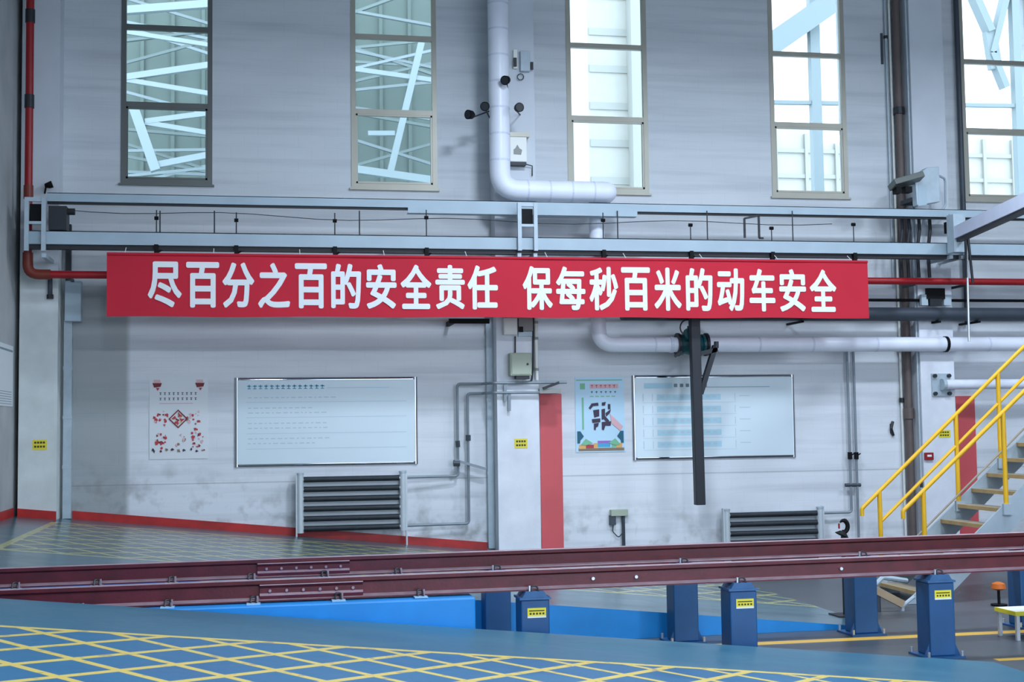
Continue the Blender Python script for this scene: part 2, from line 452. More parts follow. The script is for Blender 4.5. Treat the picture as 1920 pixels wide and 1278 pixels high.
# ------------------------------------------------------------------ windows
wl = ['tall window with grey frame nearest the left wall', 'tall window above the left half of the red banner, between window and white duct',
      'tall bright window just right of the white duct', 'tall bright window left of the right pillar', 'tall bright window right of the right pillar']
for i, x in enumerate(WX):
    w = thing('window_%d' % (i+1), (x+WW/2, YW, WZ0), wl[i], 'window', kind='structure')
    fm = 'frame_dark' if i == 0 else 'frame_alu'
    y0, y1 = YW-0.015, YW+0.07; t = 0.075
    box((x, y0, WZ0), (x+t, y1, WZT)).build('jamb', fm, w); box((x+WW-t, y0, WZ0), (x+WW, y1, WZT)).build('jamb', fm, w)
    box((x+t, y0, WZ0), (x+WW-t, y1, WZ0+t)).build('sill_rail', fm, w); box((x+t, y0, WZT-t), (x+WW-t, y1, WZT)).build('head_rail', fm, w)
    box((x-0.03, YW-0.05, WZ0-0.03), (x+WW+0.03, YW+0.0, WZ0)).build('sill', fm, w)
    for k in range(1, 4):
        z = WZ0+0.02+WP*k
        if z < WZT-0.15: box((x+t, y0+0.005, z-0.04), (x+WW-t, y1, z+0.04)).build('mullion', fm, w)
    for k in range(4):
        z0 = WZ0+0.02+WP*k+(0.06 if k == 0 else 0.04); z1 = min(WZ0+0.02+WP*(k+1)-0.04, WZT-t)
        if z1 > z0+0.05:
            box((x+t, YW+0.03, z0), (x+WW-t, YW+0.036, z1)).build('pane', 'glass', w)
            if k == 0:   # opening sash of the lowest light
                s = MB(); q = 0.03
                s.box((x+t, y0+0.01, z0), (x+t+q, y1-0.02, z1)); s.box((x+WW-t-q, y0+0.01, z0), (x+WW-t, y1-0.02, z1))
                s.box((x+t, y0+0.01, z0), (x+WW-t, y1-0.02, z0+q)); s.box((x+t, y0+0.01, z1-q), (x+WW-t, y1-0.02, z1))
                s.build('sash', fm, w)

# ------------------------------------------------------------------ pillars, baseboards, red panels
YP = 20.9


def pillar(x0, x1, label, m='pillar'):
    p = thing('wall_pillar', ((x0+x1)/2, YP, max(0, zr(x0)-0.1)), label, 'pillar', kind='structure')
    box((x0, YP, max(0.0, zr(x1)-0.1)), (x1, YW, 4.75)).build('lower_shaft', m, p)
    box((x0, YP, 4.75), (x1, YW, ZT)).build('upper_shaft', 'pillar_upper', p)
    return p


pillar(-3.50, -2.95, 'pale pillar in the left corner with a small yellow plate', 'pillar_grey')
pillar(3.74, 4.42, 'white pillar in the middle carrying the green switch box')
pillar(11.04, 11.66, 'white pillar on the right behind the yellow stair rails')


def skirting(name, x0, x1, y, lab, h=0.125):
    n = MB().prism([(x0, y, zr(x0)-0.02), (x1, y, zr(x1)-0.02), (x1, y, zr(x1)+h), (x0, y, zr(x0)+h)], (0, -0.02, 0))
    return tag(n.build(name, 'base_red'), lab, 'baseboard', kind='structure')


skirting('baseboard_back', -2.77, 3.62, YW, 'red baseboard sloping along the back wall left of the middle pillar')
skirting('baseboard_right', 4.95, 6.8, YW, 'red baseboard along the back wall right of the middle pillar')
skirting('baseboard_pillar', -3.50, -2.95, YP, 'red baseboard on the left corner pillar')
b = MB().prism([(XL, 6, zr(XL)-0.02), (XL, YP, zr(XL)-0.02), (XL, YP, zr(XL)+0.125), (XL, 6, zr(XL)+0.125)], (0.02, 0, 0))
tag(b.build('baseboard_left', 'base_red'), 'red baseboard along the left side wall', 'baseboard', kind='structure')
for (x0, x1, y0, lab) in ((1014, 1055, 738, 'faded red painted strip beside the middle pillar'), (1796, 1832, 742, 'faded red painted strip beside the right pillar behind the stair')):
    X0, X1 = PX(x0, 880, YW-0.03), PX(x1, 880, YW-0.03)
    o = box((X0, YW-0.03, max(0, zr(X1)-0.02)), (X1, YW-0.001, PZ((x0+x1)/2, y0, YW-0.03))).build('trim_%d' % (1 if x0 < 1500 else 2), 'panel_red')
    tag(o, lab, 'panel', kind='structure')

# ------------------------------------------------------------------ rails
RP = [(-0.075, 0), (0.075, 0), (0.075, 0.012), (0.012, 0.032), (0.010, 0.135), (0.036, 0.152), (0.036, 0.184), (0.028, 0.19), (-0.028, 0.19), (-0.036, 0.184), (-0.036, 0.152), (-0.010, 0.135), (-0.012, 0.032), (-0.075, 0.012)]


def make_rail(Y, label, fx, cx, wb=()):
    x0, x1 = XL+0.02, 13.5; RB = foot(x0, Y)
    r = thing('steel_rail', (x0, Y, RB), label, 'rail', 'pair of dark red rails')
    b = MB().prism([(x0, Y+p[0], RB+p[1]) for p in RP], (x1-x0, 0, 0))
    ob = b.build('rail_bar', ['rail_red', 'rail_pale'], r)
    for p in ob.data.polygons:       # paler top of the head and of the foot
        if p.normal.z > 0.6: p.material_index = 1
    # joint bar with bolts, on the camera side
    jb = MB().prism([(fx, Y-0.013, RB+0.035), (fx, Y-0.056, RB+0.022), (fx, Y-0.062, RB+0.05), (fx, Y-0.040, RB+0.07), (fx, Y-0.040, RB+0.115), (fx, Y-0.066, RB+0.142), (fx, Y-0.060, RB+0.150), (fx, Y-0.013, RB+0.140)], (0.92, 0, 0)).build('joint_bar', ['rail_red', 'rail_pale'], r)
    for p in jb.data.polygons:
        if p.normal.z > 0.35: p.material_index = 1
    for k in range(6):
        X = fx+0.09+k*0.148
        MB().cyl((X, Y-0.038, RB+0.092), (X, Y-0.062, RB+0.092), 0.014, 6).build('bolt', 'rail_pale', jb)
    for X in wb:
        MB().cyl((X, Y-0.010, RB+0.085), (X, Y-0.035, RB+0.085), 0.016, 8).build('web_bolt', 'steel_bright', r)
    for X in cx:
        pd = MB().box((X-0.06, Y-0.19, RB-0.012), (X+0.06, Y-0.02, RB-0.001)).build('clip_pad', 'clip_pad', r)
        MB().tube(fillet([(X-0.025, Y-0.12, RB), (X-0.025, Y-0.07, RB+0.05), (X+0.02, Y-0.065, RB+0.05), (X+0.025, Y-0.13, RB)], 0.025, 4), 0.010, 6).build('rail_clip', 'dark_steel', pd)
        MB().cyl((X+0.035, Y-0.085, RB), (X+0.035, Y-0.085, RB+0.055), 0.010, 6).build('clip_bolt', 'rail_pale', pd)
    r.rotation_euler = (0, -math.atan(RGRAD), 0)
    return r


make_rail(YN, 'near dark red steel rail with bolted joint bar', 0.015, [-1.53, -0.78, -0.04, 0.71, 1.45], (3.09, 3.51, 5.58))
make_rail(YF, 'far dark red steel rail, the one closer to the wall', -0.005, [-2.31, -1.55, -0.84, -0.07, 0.66, 1.40])

# ------------------------------------------------------------------ rail columns
def make_column(X, Y, plate, label, group):
    c = thing('rail_column', (X, Y, 0), label, 'column', group)
    h = 0.135; RB = foot(X, Y); zt = RB-0.075
    box((X-h, Y-h, 0.02), (X+h, Y+h, zt)).build('shaft', 'column_blue', c, bevel=0.012)
    box((X-0.20, Y-0.20, 0.0), (X+0.20, Y+0.20, 0.02)).build('base_plate', 'column_blue', c)
    for sx in (-1, 1):
        MB().prism([(X+sx*h, Y-h+0.02, 0.02), (X+sx*0.19, Y-h+0.02, 0.02), (X+sx*h, Y-h+0.02, 0.14)], (0, 0.012, 0)).build('gusset', 'column_blue', c)
        for sy in (-1, 1):
            MB().cyl((X+sx*0.175, Y+sy*0.175, 0.02), (X+sx*0.175, Y+sy*0.175, 0.07), 0.014, 8).build('anchor_bolt', 'steel_bright', c)
    box((X-h-0.012, Y-h-0.012, zt), (X+h+0.012, Y+h+0.012, zt+0.02)).build('cap_plate', 'column_cap', c)
    s = MB().prism([(X-0.12, Y-0.13, zt+0.02), (X+0.12, Y-0.13, zt+0.02), (X+0.085, Y-0.13, RB), (X-0.085, Y-0.13, RB)], (0, 0.26, 0)).build('rail_seat', 'column_cap', c)
    for sy in (-1, 1):
        t = MB(); t.tube(fillet([(X-0.03, Y+sy*0.12, RB+0.0), (X-0.03, Y+sy*0.085, RB+0.045), (X+0.03, Y+sy*0.085, RB+0.045), (X+0.035, Y+sy*0.12, RB+0.0)], 0.03, 4), 0.009, 6)
        t.build('rail_clip', 'dark_steel', s)
        MB().cyl((X-0.045, Y+sy*0.10, RB-0.01), (X-0.045, Y+sy*0.10, RB+0.05), 0.011, 6).build('clip_bolt', 'steel_bright', s)
    if plate:
        p = box((X-0.075, Y-h-0.004, zt-0.165), (X+0.10, Y-h-0.0005, zt-0.075)).build('plate', 'tag_yellow', c)
        p['label'] = 'small yellow warning plate'
        q = MB()
        q.box((X-0.06, Y-h-0.0055, zt-0.105), (X+0.085, Y-h-0.0042, zt-0.095))
        for k in range(5): q.box((X-0.055+k*0.03, Y-h-0.0055, zt-0.135), (X-0.037+k*0.03, Y-h-0.0042, zt-0.118))
        q.build('print', 'tag_ink', p)['kind'] = 'stuff'
        box((X-0.075, Y-h-0.0052, zt-0.165), (X+0.10, Y-h-0.0042, zt-0.148)).build('strip', 'tag_white', p)
    return c


CX = [2.51, 4.53, 6.57, 8.55]
dl = ['first from the blue track bed', 'second from the blue track bed', 'third from the blue track bed', 'fourth from the blue track bed, at the right edge']
for i, X in enumerate(CX[:3]):
    make_column(X, YN, True, 'blue column with yellow plate under the near rail, '+dl[i], 'columns under the near rail')
for i, X in enumerate(CX):
    make_column(X-0.08, YF, False, 'plain dark blue column under the far rail, '+dl[i], 'columns under the far rail')

# ------------------------------------------------------------------ banner
YB = 19.95
bn = thing('banner', (PX(914, 535, YB), YB, PZ(914, 595, YB)), 'long red banner with white Chinese slogan hung below the grey beam', 'banner')
A, B_, C, D = P(200, 473, YB), P(1628, 493, YB), P(1628, 600, YB), P(200, 589, YB)
x0, x1 = (A.x+D.x)/2, (B_.x+C.x)/2; z1 = (A.z+B_.z)/2; z0 = (C.z+D.z)/2
n = 56; b = MB(); vs = []
for j in range(2):
    for i in range(n+1):
        t = i/n
        wob = 0.003*math.sin(t*23+j)+0.002*math.sin(t*57+2*j)
        vs.append((x0+(x1-x0)*t, YB+wob, (z0 if j == 0 else z1)+0.006*math.sin(t*31+j*2)))
front = vs; back = [(v[0], v[1]+0.012, v[2]) for v in vs]
b.add(front+back, [(i, i+1, n+2+i, n+1+i) for i in range(n)]+[(2*(n+1)+n+1+i, 2*(n+1)+n+2+i, 2*(n+1)+i+1, 2*(n+1)+i) for i in range(n)] +
      [(i+1, i, 2*(n+1)+i, 2*(n+1)+i+1) for i in range(n)]+[(n+1+i, n+2+i, 3*(n+1)+i+1, 3*(n+1)+i) for i in range(n)] +
      [(0, n+1, 3*(n+1), 2*(n+1)), (n, 3*(n+1)-1, 4*(n+1)-1, 2*n+1)])
b.build('cloth', 'banner_red', bn, smooth=True)
for k in range(10):
    X = x0+0.25+(x1-x0-0.5)*k/9
    MB().cyl((X, YB, z1), (X, 20.152, z1+0.12), 0.006, 5).build('hanging_cord', 'letter_white', bn)
hem = MB().cyl((x0, YB-0.0, z1), (x1, YB-0.0, z1), 0.022, 8).build('top_hem', 'banner_red', bn)


def glyph(ch, cx, cy_top, cy_bot, width, y, m, parent, offset=0.02, name='character'):
    cu = bpy.data.curves.new('glyph', 'FONT'); cu.body = ch; cu.resolution_u = 3
    t = bpy.data.objects.new('glyph', cu); COL.objects.link(t); bpy.context.view_layer.update()
    dg = bpy.context.evaluated_depsgraph_get(); me = bpy.data.meshes.new_from_object(t.evaluated_get(dg))
    bpy.data.objects.remove(t); bpy.data.curves.remove(cu)
    xs = [v.co.x for v in me.vertices]; ys = [v.co.y for v in me.vertices]
    sx = width/(max(xs)-min(xs)); sz = (cy_top-cy_bot)/(max(ys)-min(ys)); mx = (max(xs)+min(xs))/2; my = min(ys)
    off = parent_loc(parent)
    b = MB(); sx *= 0.93; sz *= 0.95          # heavier strokes: the outline repeated around itself
    vs = [(v.co.x, v.co.y) for v in me.vertices]; fs = [tuple(p.vertices) for p in me.polygons]
    zm = (max(ys)+min(ys))/2; zc = (cy_top+cy_bot)/2
    for k in range(9):
        a = k*math.pi/4; dx, dz = (0, 0) if k == 8 else (math.cos(a)*offset, math.sin(a)*offset)
        b.add([Vector((cx+(q[0]-mx)*sx+dx, y-0.0002*k, zc+(q[1]-zm)*sz+dz))-off for q in vs], fs)
    bpy.data.meshes.remove(me)
    me = bpy.data.meshes.new(name); me.from_pydata(b.v, [], b.f); me.update(); me.materials.append(MATS[m])
    o = bpy.data.objects.new(name, me); COL.objects.link(o); o.parent = parent
    return o


TXT = [('尽', 309, 64), ('百', 380, 62), ('分', 447, 60), ('之', 514, 60), ('百', 583, 60), ('的', 649, 56), ('安', 715, 57), ('全', 780, 58), ('责', 844, 55), ('任', 905, 57),
       ('保', 1008, 56), ('每', 1070, 55), ('秒', 1132, 54), ('百', 1192, 54), ('米', 1252, 51), ('的', 1311, 50), ('动', 1370, 51), ('车', 1429, 48), ('安', 1486, 50), ('全', 1543, 50)]
for ch, px, w in TXT:
    t = (px-309)/(1543-309); yt, yb = 490+t*15, 576+t*8.5
    yy = YB-0.009
    glyph(ch, PX(px, 535, yy), PZ(px, yt, yy), PZ(px, yb, yy), PX(px+w/2, 535, yy)-PX(px-w/2, 535, yy), yy, 'letter_white', bn, 0.017)

# ------------------------------------------------------------------ runway beam and upper channel
YBM = 20.15
lb = thing('runway_beam', (6, YBM, PZ(960, 460, YBM)), 'grey steel runway beam right above the red banner', 'beam')
zt, zb = PZ(960, 444, YBM), PZ(960, 466, YBM)
xa, xb = PX(52, 440, YBM), 15.5
b = MB()
b.box((xa, YBM, zb), (xb, YBM+0.02, zt)); b.box((xa, YBM, zb-0.012), (xb, YBM+0.22, zb)); b.box((xa, YBM, zt-0.012), (xb, YBM+0.22, zt))
b.build('channel', 'beam_grey', lb)
box((xa, YBM+0.06, zb-0.075), (xb, YBM+0.2, zb-0.013)).build('conductor_bar', 'dark_steel', lb)
YU = 20.42
for px, py in ((293, 0), (443, 412), (628, 413), (800, 407), (1132, 412), (1296, 421), (1448, 427), (1602, 420)):
    X = PX(px, 420, YBM-0.01); zk = PZ(px, py, YBM-0.01) if py else PZ(px, 408, YBM-0.01)
    rd = MB().cyl((X, YBM+0.03, zt), (X, YBM+0.03, zk+(0.12 if py < 415 else 0.0)), 0.009, 6).build('hanger_rod', 'cable_dark', lb)
    MB().tube([(X-0.03, YBM+0.03, zk), (X+0.03, YBM+0.03, zk)], 0.028, 8).build('insulator', 'black', rd)
    cl = MB(); cl.box((X-0.03, YBM-0.015, zb-0.14), (X+0.03, YBM+0.06, zb+0.0)); cl.bar((X, YBM+0.02, zb-0.12), (X+0.12, YBM+0.14, zb-0.03), 0.035, 0.03)
    cl.build('clamp', 'black', rd)
for px in (300, 402, 674, 1158, 1326, 1486):
    X = PX(px, 420, YBM+0.2)
    MB().cyl((X, YBM+0.2, zt), (X, YBM+0.2, PZ(px, 395, YBM+0.2)), 0.010, 6).build('tie_rod', 'cable_dark', lb)
cb = []
for k in range(25):
    px = 110+k*(1560-110)/24
    cb.append(P(px, 392+(px-110)*0.018+4*math.sin(k*0.9)+8*math.sin(k/24*math.pi), YBM+0.1))
MB().tube(cb, 0.006, 5).build('trolley_wire', 'cable_dark', lb)

ub = thing('upper_channel', (6, YU, PZ(960, 392, YU)), 'pale grey steel channel below the windows, above the runway beam', 'beam')
zt2, zb2 = PZ(960, 377, YU), PZ(960, 391, YU)
xa2 = PX(88, 365, YU)
b = MB(); b.box((xa2, YU, zb2), (xb, YU+0.02, zt2)); b.box((xa2, YU, zb2-0.01), (xb, YU+0.12, zb2)); b.box((xa2, YU, zt2-0.01), (xb, YU+0.12, zt2))
b.build('channel', 'beam_grey', ub)
xs0, xs1 = PX(765, 395, YU-0.05), PX(1195, 398, YU-0.05)
b = MB(); b.box((xs0, YU-0.05, PZ(980, 402, YU)), (xs1, YU-0.03, PZ(980, 393, YU))); b.box((xs0, YU-0.05, PZ(980, 402, YU)-0.01), (xs1, YU+0.12, PZ(980, 402, YU)))
b.build('short_channel', 'beam_grey', ub)
box((xa2, YU+0.04, zb2-0.04), (xb, YU+0.11, zb2-0.011)).build('cable_strip', 'dark_steel', ub)
u = MB(); Xu0, Xu1 = PX(1396, 425, YU-0.02), PX(1423, 425, YU-0.02); zu0, zu1 = PZ(1410, 446, YU-0.02), PZ(1410, 404, YU-0.02)
u.bar((Xu0, YU-0.02, zu0), (Xu0, YU-0.02, zu1-0.05), 0.03, 0.03); u.bar((Xu0, YU-0.02, zu1-0.05), (Xu1, YU-0.02, zu1), 0.03, 0.03); u.bar((Xu1, YU-0.02, zu1), (Xu1, YU-0.02, zu0), 0.03, 0.03); u.bar((Xu1, YU-0.02, zu0), (Xu1+0.07, YU-0.02, zu0), 0.03, 0.03)
u.build('drop_hanger', 'dark_steel', ub)


def bracket(px0, px1, y0, y1, label, motor):
    Yb = YBM-0.06
    X0, X1 = PX(px0, (y0+y1)/2, Yb), PX(px1, (y0+y1)/2, Yb); zt_, zb_ = PZ((px0+px1)/2, y0, Yb), PZ((px0+px1)/2, y1, Yb)
    r = thing('beam_bracket', ((X0+X1)/2, Yb, zb_), label, 'bracket', 'brackets holding the runway beam')
    for X in (X0, X1):
        MB().box((X-0.03, Yb-0.03, zb_), (X+0.03, Yb+0.03, zt_)).build('upright', 'galvanised', r)
        if motor == 1 and X == X0: continue
        MB().box((X-0.03, Yb+0.03, zb_-0.09), (X+0.03, YP, zb_-0.03)).build('lower_arm', 'galvanised', r)
    box((X0+0.03, Yb-0.02, zt_-0.06), (X1-0.03, Yb+0.02, zt_)).build('cross_tie', 'galvanised', r)
    box((X0+0.03, Yb-0.02, zb_+0.50*(zt_-zb_)), (X1-0.03, Yb+0.02, zb_+0.50*(zt_-zb_)+0.04)).build('cross_tie', 'galvanised', r)
    box((X0+0.035, Yb+0.03, zb_+0.56*(zt_-zb_)), (X1-0.035, Yb+0.30, zt_-0.09)).build('hole_block', 'black', r)  # black block standing in for the dark hole between the uprights
    if motor == 1:
        box((X1+0.05, Yb+0.10, zb_+0.42*(zt_-zb_)), (X1+0.30, Yb+0.42, zt_-0.10)).build('drive_box', 'dark_steel', r)
        MB().cyl((X1+0.30, Yb+0.25, zt_-0.16), (X1+0.40, Yb+0.25, zt_-0.16), 0.05, 10).build('drive_shaft', 'dark_steel', r)
    return r


bracket(50, 82, 370, 470, 'steel beam bracket with dark drive box at the left corner pillar', 1)
bracket(974, 1004, 380, 470, 'steel beam bracket with dark square hole on the middle pillar', 0)
bracket(1784, 1806, 402, 474, 'steel beam bracket at the right pillar where the jib arm starts', 0)

# jib arm coming towards the camera
j0 = P(1795, 437, 19.9); dj = Fv+Rv*((1010-960)/FPX); dj.z = 0; dj.normalize()
j1 = j0-dj*4.2
jb = thing('jib_arm', j0, 'pale lilac box-section jib arm reaching out of the right edge', 'jib')
MB().bar(j0, j1, 0.16, 0.20).build('arm', 'jib_lilac', jb)
MB().bar(j0+Vector((0, 0, -0.13)), j1+Vector((0, 0, -0.13)), 0.10, 0.05).build('lower_rail', 'dark_steel', jb)
MB().box((j0.x-0.12, j0.y-0.10, j0.z-0.32), (j0.x+0.06, j0.y+0.12, j0.z+0.30)).build('hinge_post', 'galvanised', jb)
MB().cyl(P(1812, 430, 20.05), P(1817, 640, 20.05), 0.02, 8).build('stay_rod', 'steel_bright', jb)
for i, (dx0, dx1) in enumerate(((1810, 1812), (1813, 1824))):
    MB().cyl(P(dx0, 425, 20.0), P(dx1, 520+i*10, 20.0), 0.022, 8).build('stay_rod', 'dark_steel', jb)

# ------------------------------------------------------------------ insulated white duct
YD = 20.52
du = thing('insulated_duct', P(945, 355, YD), 'large white lagged pipe running down the middle pillar and along the wall', 'pipe')
top = P(931, -40, YD); top.x = PX(932, 100, YD)
el = P(938, 356, YD); top.x = el.x
e2 = P(1136, 357, YD); e2.z = el.z
YL = 20.76
dn0 = Vector((PX(1119, 440, YL), YL, el.z-0.1))
path = fillet([(el.x, YD, 10.7), (el.x, YD, el.z), (e2.x, YD, el.z)], 0.30, 8)
MB().tube(path, 0.165, 24).build('riser', 'duct_white', du, smooth=True)
path = fillet([(e2.x-0.05, YD, el.z), (e2.x+0.02, YD, el.z), (e2.x+0.02, YL+0.05, el.z-0.02)], 0.12, 8)
MB().tube(path, 0.163, 20).build('elbow', 'duct_white', du, smooth=True)
zl = PZ(1200, 646, YL)
path = fillet([(dn0.x, YL, el.z+0.05), (dn0.x, YL, zl), (15.5, YL, zl)], 0.26, 8)
MB().tube(path, 0.122, 20).build('lower_run', 'duct_white', du, smooth=True)
for k in range(9):
    z = el.z+0.45+0.42*k
    MB().cyl((el.x, YD, z), (el.x, YD, z+0.03), 0.169, 24).build('jacket_band', 'duct_band', du)
for k in range(4):
    X = el.x+0.42+k*0.36
    MB().cyl((X, YD, el.z), (X+0.025, YD, el.z), 0.169, 24).build('jacket_band', 'duct_band', du)
for px in (1225, 1420, 1520, 1640, 1850):
    X = PX(px, 640, YL); MB().cyl((X, YL, zl), (X+0.03, YL, zl), 0.127, 20).build('jacket_band', 'duct_band', du)
for px in (1255, 1770):
    X = PX(px, 640, YL); MB().cyl((X, YL, zl), (X+0.05, YL, zl), 0.135, 20).build('strap', 'black' if px > 1500 else 'duct_band', du)

# valve on the duct
xv = PX(1297, 640, YL)
va = thing('pipe_valve', (xv, YL, zl), 'dark teal flanged valve on the white pipe below the banner', 'valve')
for s in (-1, 1):
    MB().cyl((xv+s*0.22, YL, zl), (xv+s*0.26, YL, zl), 0.19, 18).build('flange', 'dark_steel', va)
    MB().cyl((xv+s*0.16, YL, zl), (xv+s*0.20, YL, zl), 0.17, 18).build('flange', 'valve_teal', va)
MB().tube([(xv-0.2, YL, zl), (xv-0.1, YL, zl), (xv, YL, zl), (xv+0.1, YL, zl), (xv+0.2, YL, zl)], [0.13, 0.155, 0.18, 0.155, 0.13], 18).build('body', 'valve_teal', va, smooth=True)
MB().cyl((xv, YL-0.06, zl+0.08), (xv, YL-0.06, zl+0.30), 0.09, 14).build('bonnet', 'valve_teal', va, smooth=True)
MB().cyl((xv-0.10, YL-0.15, zl+0.16), (xv-0.10, YL-0.27, zl+0.16), 0.10, 14).build('gear_cover', 'valve_teal', va, smooth=True)
MB().tube([(xv-0.14+0.13*math.cos(a), YL-0.24, zl+0.26+0.13*math.sin(a)) for a in [k*math.pi/8 for k in range(17)]], 0.012, 6).build('hand_wheel', 'dark_steel', va)
MB().bar((xv-0.22, YL-0.15, zl-0.12), (xv-0.34, YL-0.15, zl-0.20), 0.05, 0.04).build('strut', 'dark_steel', va)

# black hanging post
YH = 20.36
hp = thing('hanging_post', P(1312, 945, YH), 'black steel post with diagonal brace hanging in front of the right whiteboard', 'post')
a0, a1 = P(1303, 536, YH), P(1312, 946, YH); a0.x = PX(1302, 640, YH); a1.x = PX(1312, 940, YH)
MB().bar(a0, a1, 0.155, 0.14, up=(0, 1, 0)).build('post', 'post_black', hp, bevel=0.01)
MB().bar(P(1313, 738, YH), P(1341, 648, YH), 0.075, 0.10, up=(0, 1, 0)).build('brace', 'post_black', hp)
MB().bar(P(1308, 664, YH), P(1344, 655, YH), 0.07, 0.10, up=(0, 1, 0)).build('top_arm', 'post_black', hp)
MB().cyl(P(1343, 652, YH-0.04), P(1343, 640, YH-0.04), 0.04, 10).build('hinge_pin', 'dark_steel', hp)
box((a0.x-0.1, YH-0.07, a0.z-0.02), (a0.x+0.1, YH+0.1, a0.z+0.02)).build('top_plate', 'dark_steel', hp)
MB().bar((a0.x, YH+0.03, a0.z), (a0.x, YW-0.0, a0.z), 0.1, 0.08).build('wall_arm', 'post_black', hp)

# ------------------------------------------------------------------ fire pipe, dark pipes
YR = 20.5
fp = thing('fire_pipe', P(55, 512, YR), 'red fire pipe coming down the left corner and running behind the banner', 'pipe')
zf = (PZ(130, 513, YR)+PZ(1780, 529, YR))/2; xf = PX(54, 300, YR)
MB().tube(fillet([(xf, YR, 10.7), (xf, YR, zf), (15.5, YR, zf)], 0.16, 6), 0.058, 14).build('pipe', 'fire_red', fp, smooth=True)
MB().tube(fillet([(xf, YR, zf+0.32), (xf, YR, zf), (xf+0.32, YR, zf)], 0.16, 6), 0.075, 14).build('elbow', 'fire_fitting', fp, smooth=True)
for z in (PZ(52, 190, YR), PZ(52, 360, YR), PZ(52, 30, YR)):
    MB().cyl((xf, YR, z-0.10), (xf, YR, z+0.10), 0.07, 14).build('coupling', 'fire_fitting' if z < 6.5 else 'dark_steel', fp)
for px in (130, 1715, 1815):
    X = PX(px, 520, YR); MB().box((X-0.02, YR+0.02, zf-0.07), (X+0.02, YW if px > 200 and not 1700 < px < 1790 else YP, zf-0.03)).build('pipe_hanger', 'dark_steel', fp)

YK = 20.76
dp = thing('dark_pipe', P(1250, 590, YK), 'thick dark grey pipe low behind the banner, running out at the right edge', 'pipe')
zk = PZ(1780, 589, YK)
MB().cyl((PX(1165, 590, YK), YK, zk), (15.5, YK, zk), 0.115, 16).build('pipe', 'dark_pipe', dp, smooth=True)
for px in (1500, 1756, 1830):
    X = PX(px, 590, YK); MB().box((X-0.025, YK-0.10, zk-0.15), (X+0.025, YW if px != 1756 else YP, zk-0.116)).build('saddle', 'black', dp)
dp = thing('thin_dark_pipe', P(1780, 562, YK), 'thin black pipe between the red pipe and the thick dark pipe', 'pipe')
zk2 = PZ(1780, 562, YK)
MB().cyl((PX(1165, 560, YK), YK+0.09, zk2), (15.5, YK+0.09, zk2), 0.025, 10).build('pipe', 'black', dp, smooth=True)
bb = thing('dark_bracket_bar', P(880, 603, 20.6), 'short black steel bar just under the banner left of the middle pillar', 'bar')
a, c = pbox(842, 597, 918, 606, 20.6, 0.06); box(a, c).build('bar', 'black', bb)
MB().box((a[0]+0.05, 20.66, a[2]), (a[0]+0.10, YW, c[2])).build('stem', 'black', bb)
for (px, y0, y1) in ((1756, 538, 575),):
    q = thing('pipe_clamp', P(1756, 556, 20.7), 'black bolted clamp on the right pillar under the red pipe', 'clamp')
    a, c = pbox(1738, 540, 1772, 560, 20.72, 0.06); box(a, c).build('plate', 'black', q)
    a, c = pbox(1744, 560, 1766, 573, 20.72, 0.06); box(a, c).build('lower_plate', 'dark_steel', q)
    a, c = pbox(1728, 552, 1740, 572, 20.74, 0.07); box(a, c).build('lug', 'galvanised', q)
    a, c = pbox(1770, 552, 1784, 572, 20.74, 0.07); box(a, c).build('lug', 'galvanised', q)

# ------------------------------------------------------------------ lights and boxes on the middle pillar
def spot(px, py, aim, label, wallx):
    Y = 20.24
    p = P(px, py, Y); r = thing('spotlight', p, label, 'spotlight', 'small black spotlights around the white duct')
    d = Vector(aim).normalized()
    MB().tube([p-d*0.075, p-d*0.03, p+d*0.06], [0.035, 0.065, 0.075], 14).build('head', 'black', r, smooth=True)
    MB().cyl(p+d*0.061, p+d*0.066, 0.062, 14).build('lens', 'dark_steel', r)
    MB().tube([p-d*0.06, p-d*0.06+Vector((0, 0.08, -0.02)), Vector(wallx)], 0.012, 6).build('arm', 'dark_steel', r)


spot(882, 215, (-0.8, -0.6, -0.1), 'small black spotlight left of the white duct', (el.x-0.16, YD, PZ(910, 208, YD)))
spot(910, 199, (-0.3, -0.9, -0.3), 'small black spotlight tucked against the left edge of the duct', (el.x-0.15, YD, PZ(910, 222, YD)))
spot(949, 150, (-0.5, -0.8, -0.3), 'upper small black spotlight on the right edge of the duct', (el.x+0.13, YD-0.08, PZ(955, 170, YD)))
spot(972, 202, (0.1, -1, -0.1), 'small round black spotlight on the pillar above the white box', (PX(975, 200, YP), YP, PZ(975, 215, YP)))
r = thing('junction_bracket', P(980, 120, YP-0.1), 'grey lamp bracket high on the middle pillar right of the duct', 'bracket')
a, c = pbox(976, 95, 994, 133, YP-0.09, 0.09); box(a, c).build('housing', 'galvanised', r, bevel=0.006)
a, c = pbox(963, 93, 970, 128, YP-0.07, 0.07); box(a, c).build('side_plate', 'plastic_white', r)
a, c = pbox(963, 108, 969, 124, YP-0.11, 0.03); box(a, c).build('lamp', 'dark_steel', r)
a, c = pbox(995, 116, 1000, 130, YP-0.09, 0.03); box(a, c).build('lamp', 'dark_steel', r)
MB().tube([P(976+6*math.sin(k*0.7), 136+8-6*math.cos(k*0.7), YP-0.05) for k in range(10)], 0.008, 6).build('cable_loop', 'dark_steel', r)
r = thing('alarm_box', P(974, 280, YP-0.1), 'white box with grey house-shaped mark on the middle pillar', 'box')
a, c = pbox(956, 256, 988, 303, YP-0.16, 0.16); box(a, c).build('case', 'plastic_white', r, bevel=0.012)
a, c = pbox(955, 248, 993, 256, YP-0.17, 0.17); box(a, c).build('rain_cap', 'frame_alu', r)
a, c = pbox(958, 303, 987, 309, YP-0.15, 0.15); box(a, c).build('base', 'dark_steel', r)
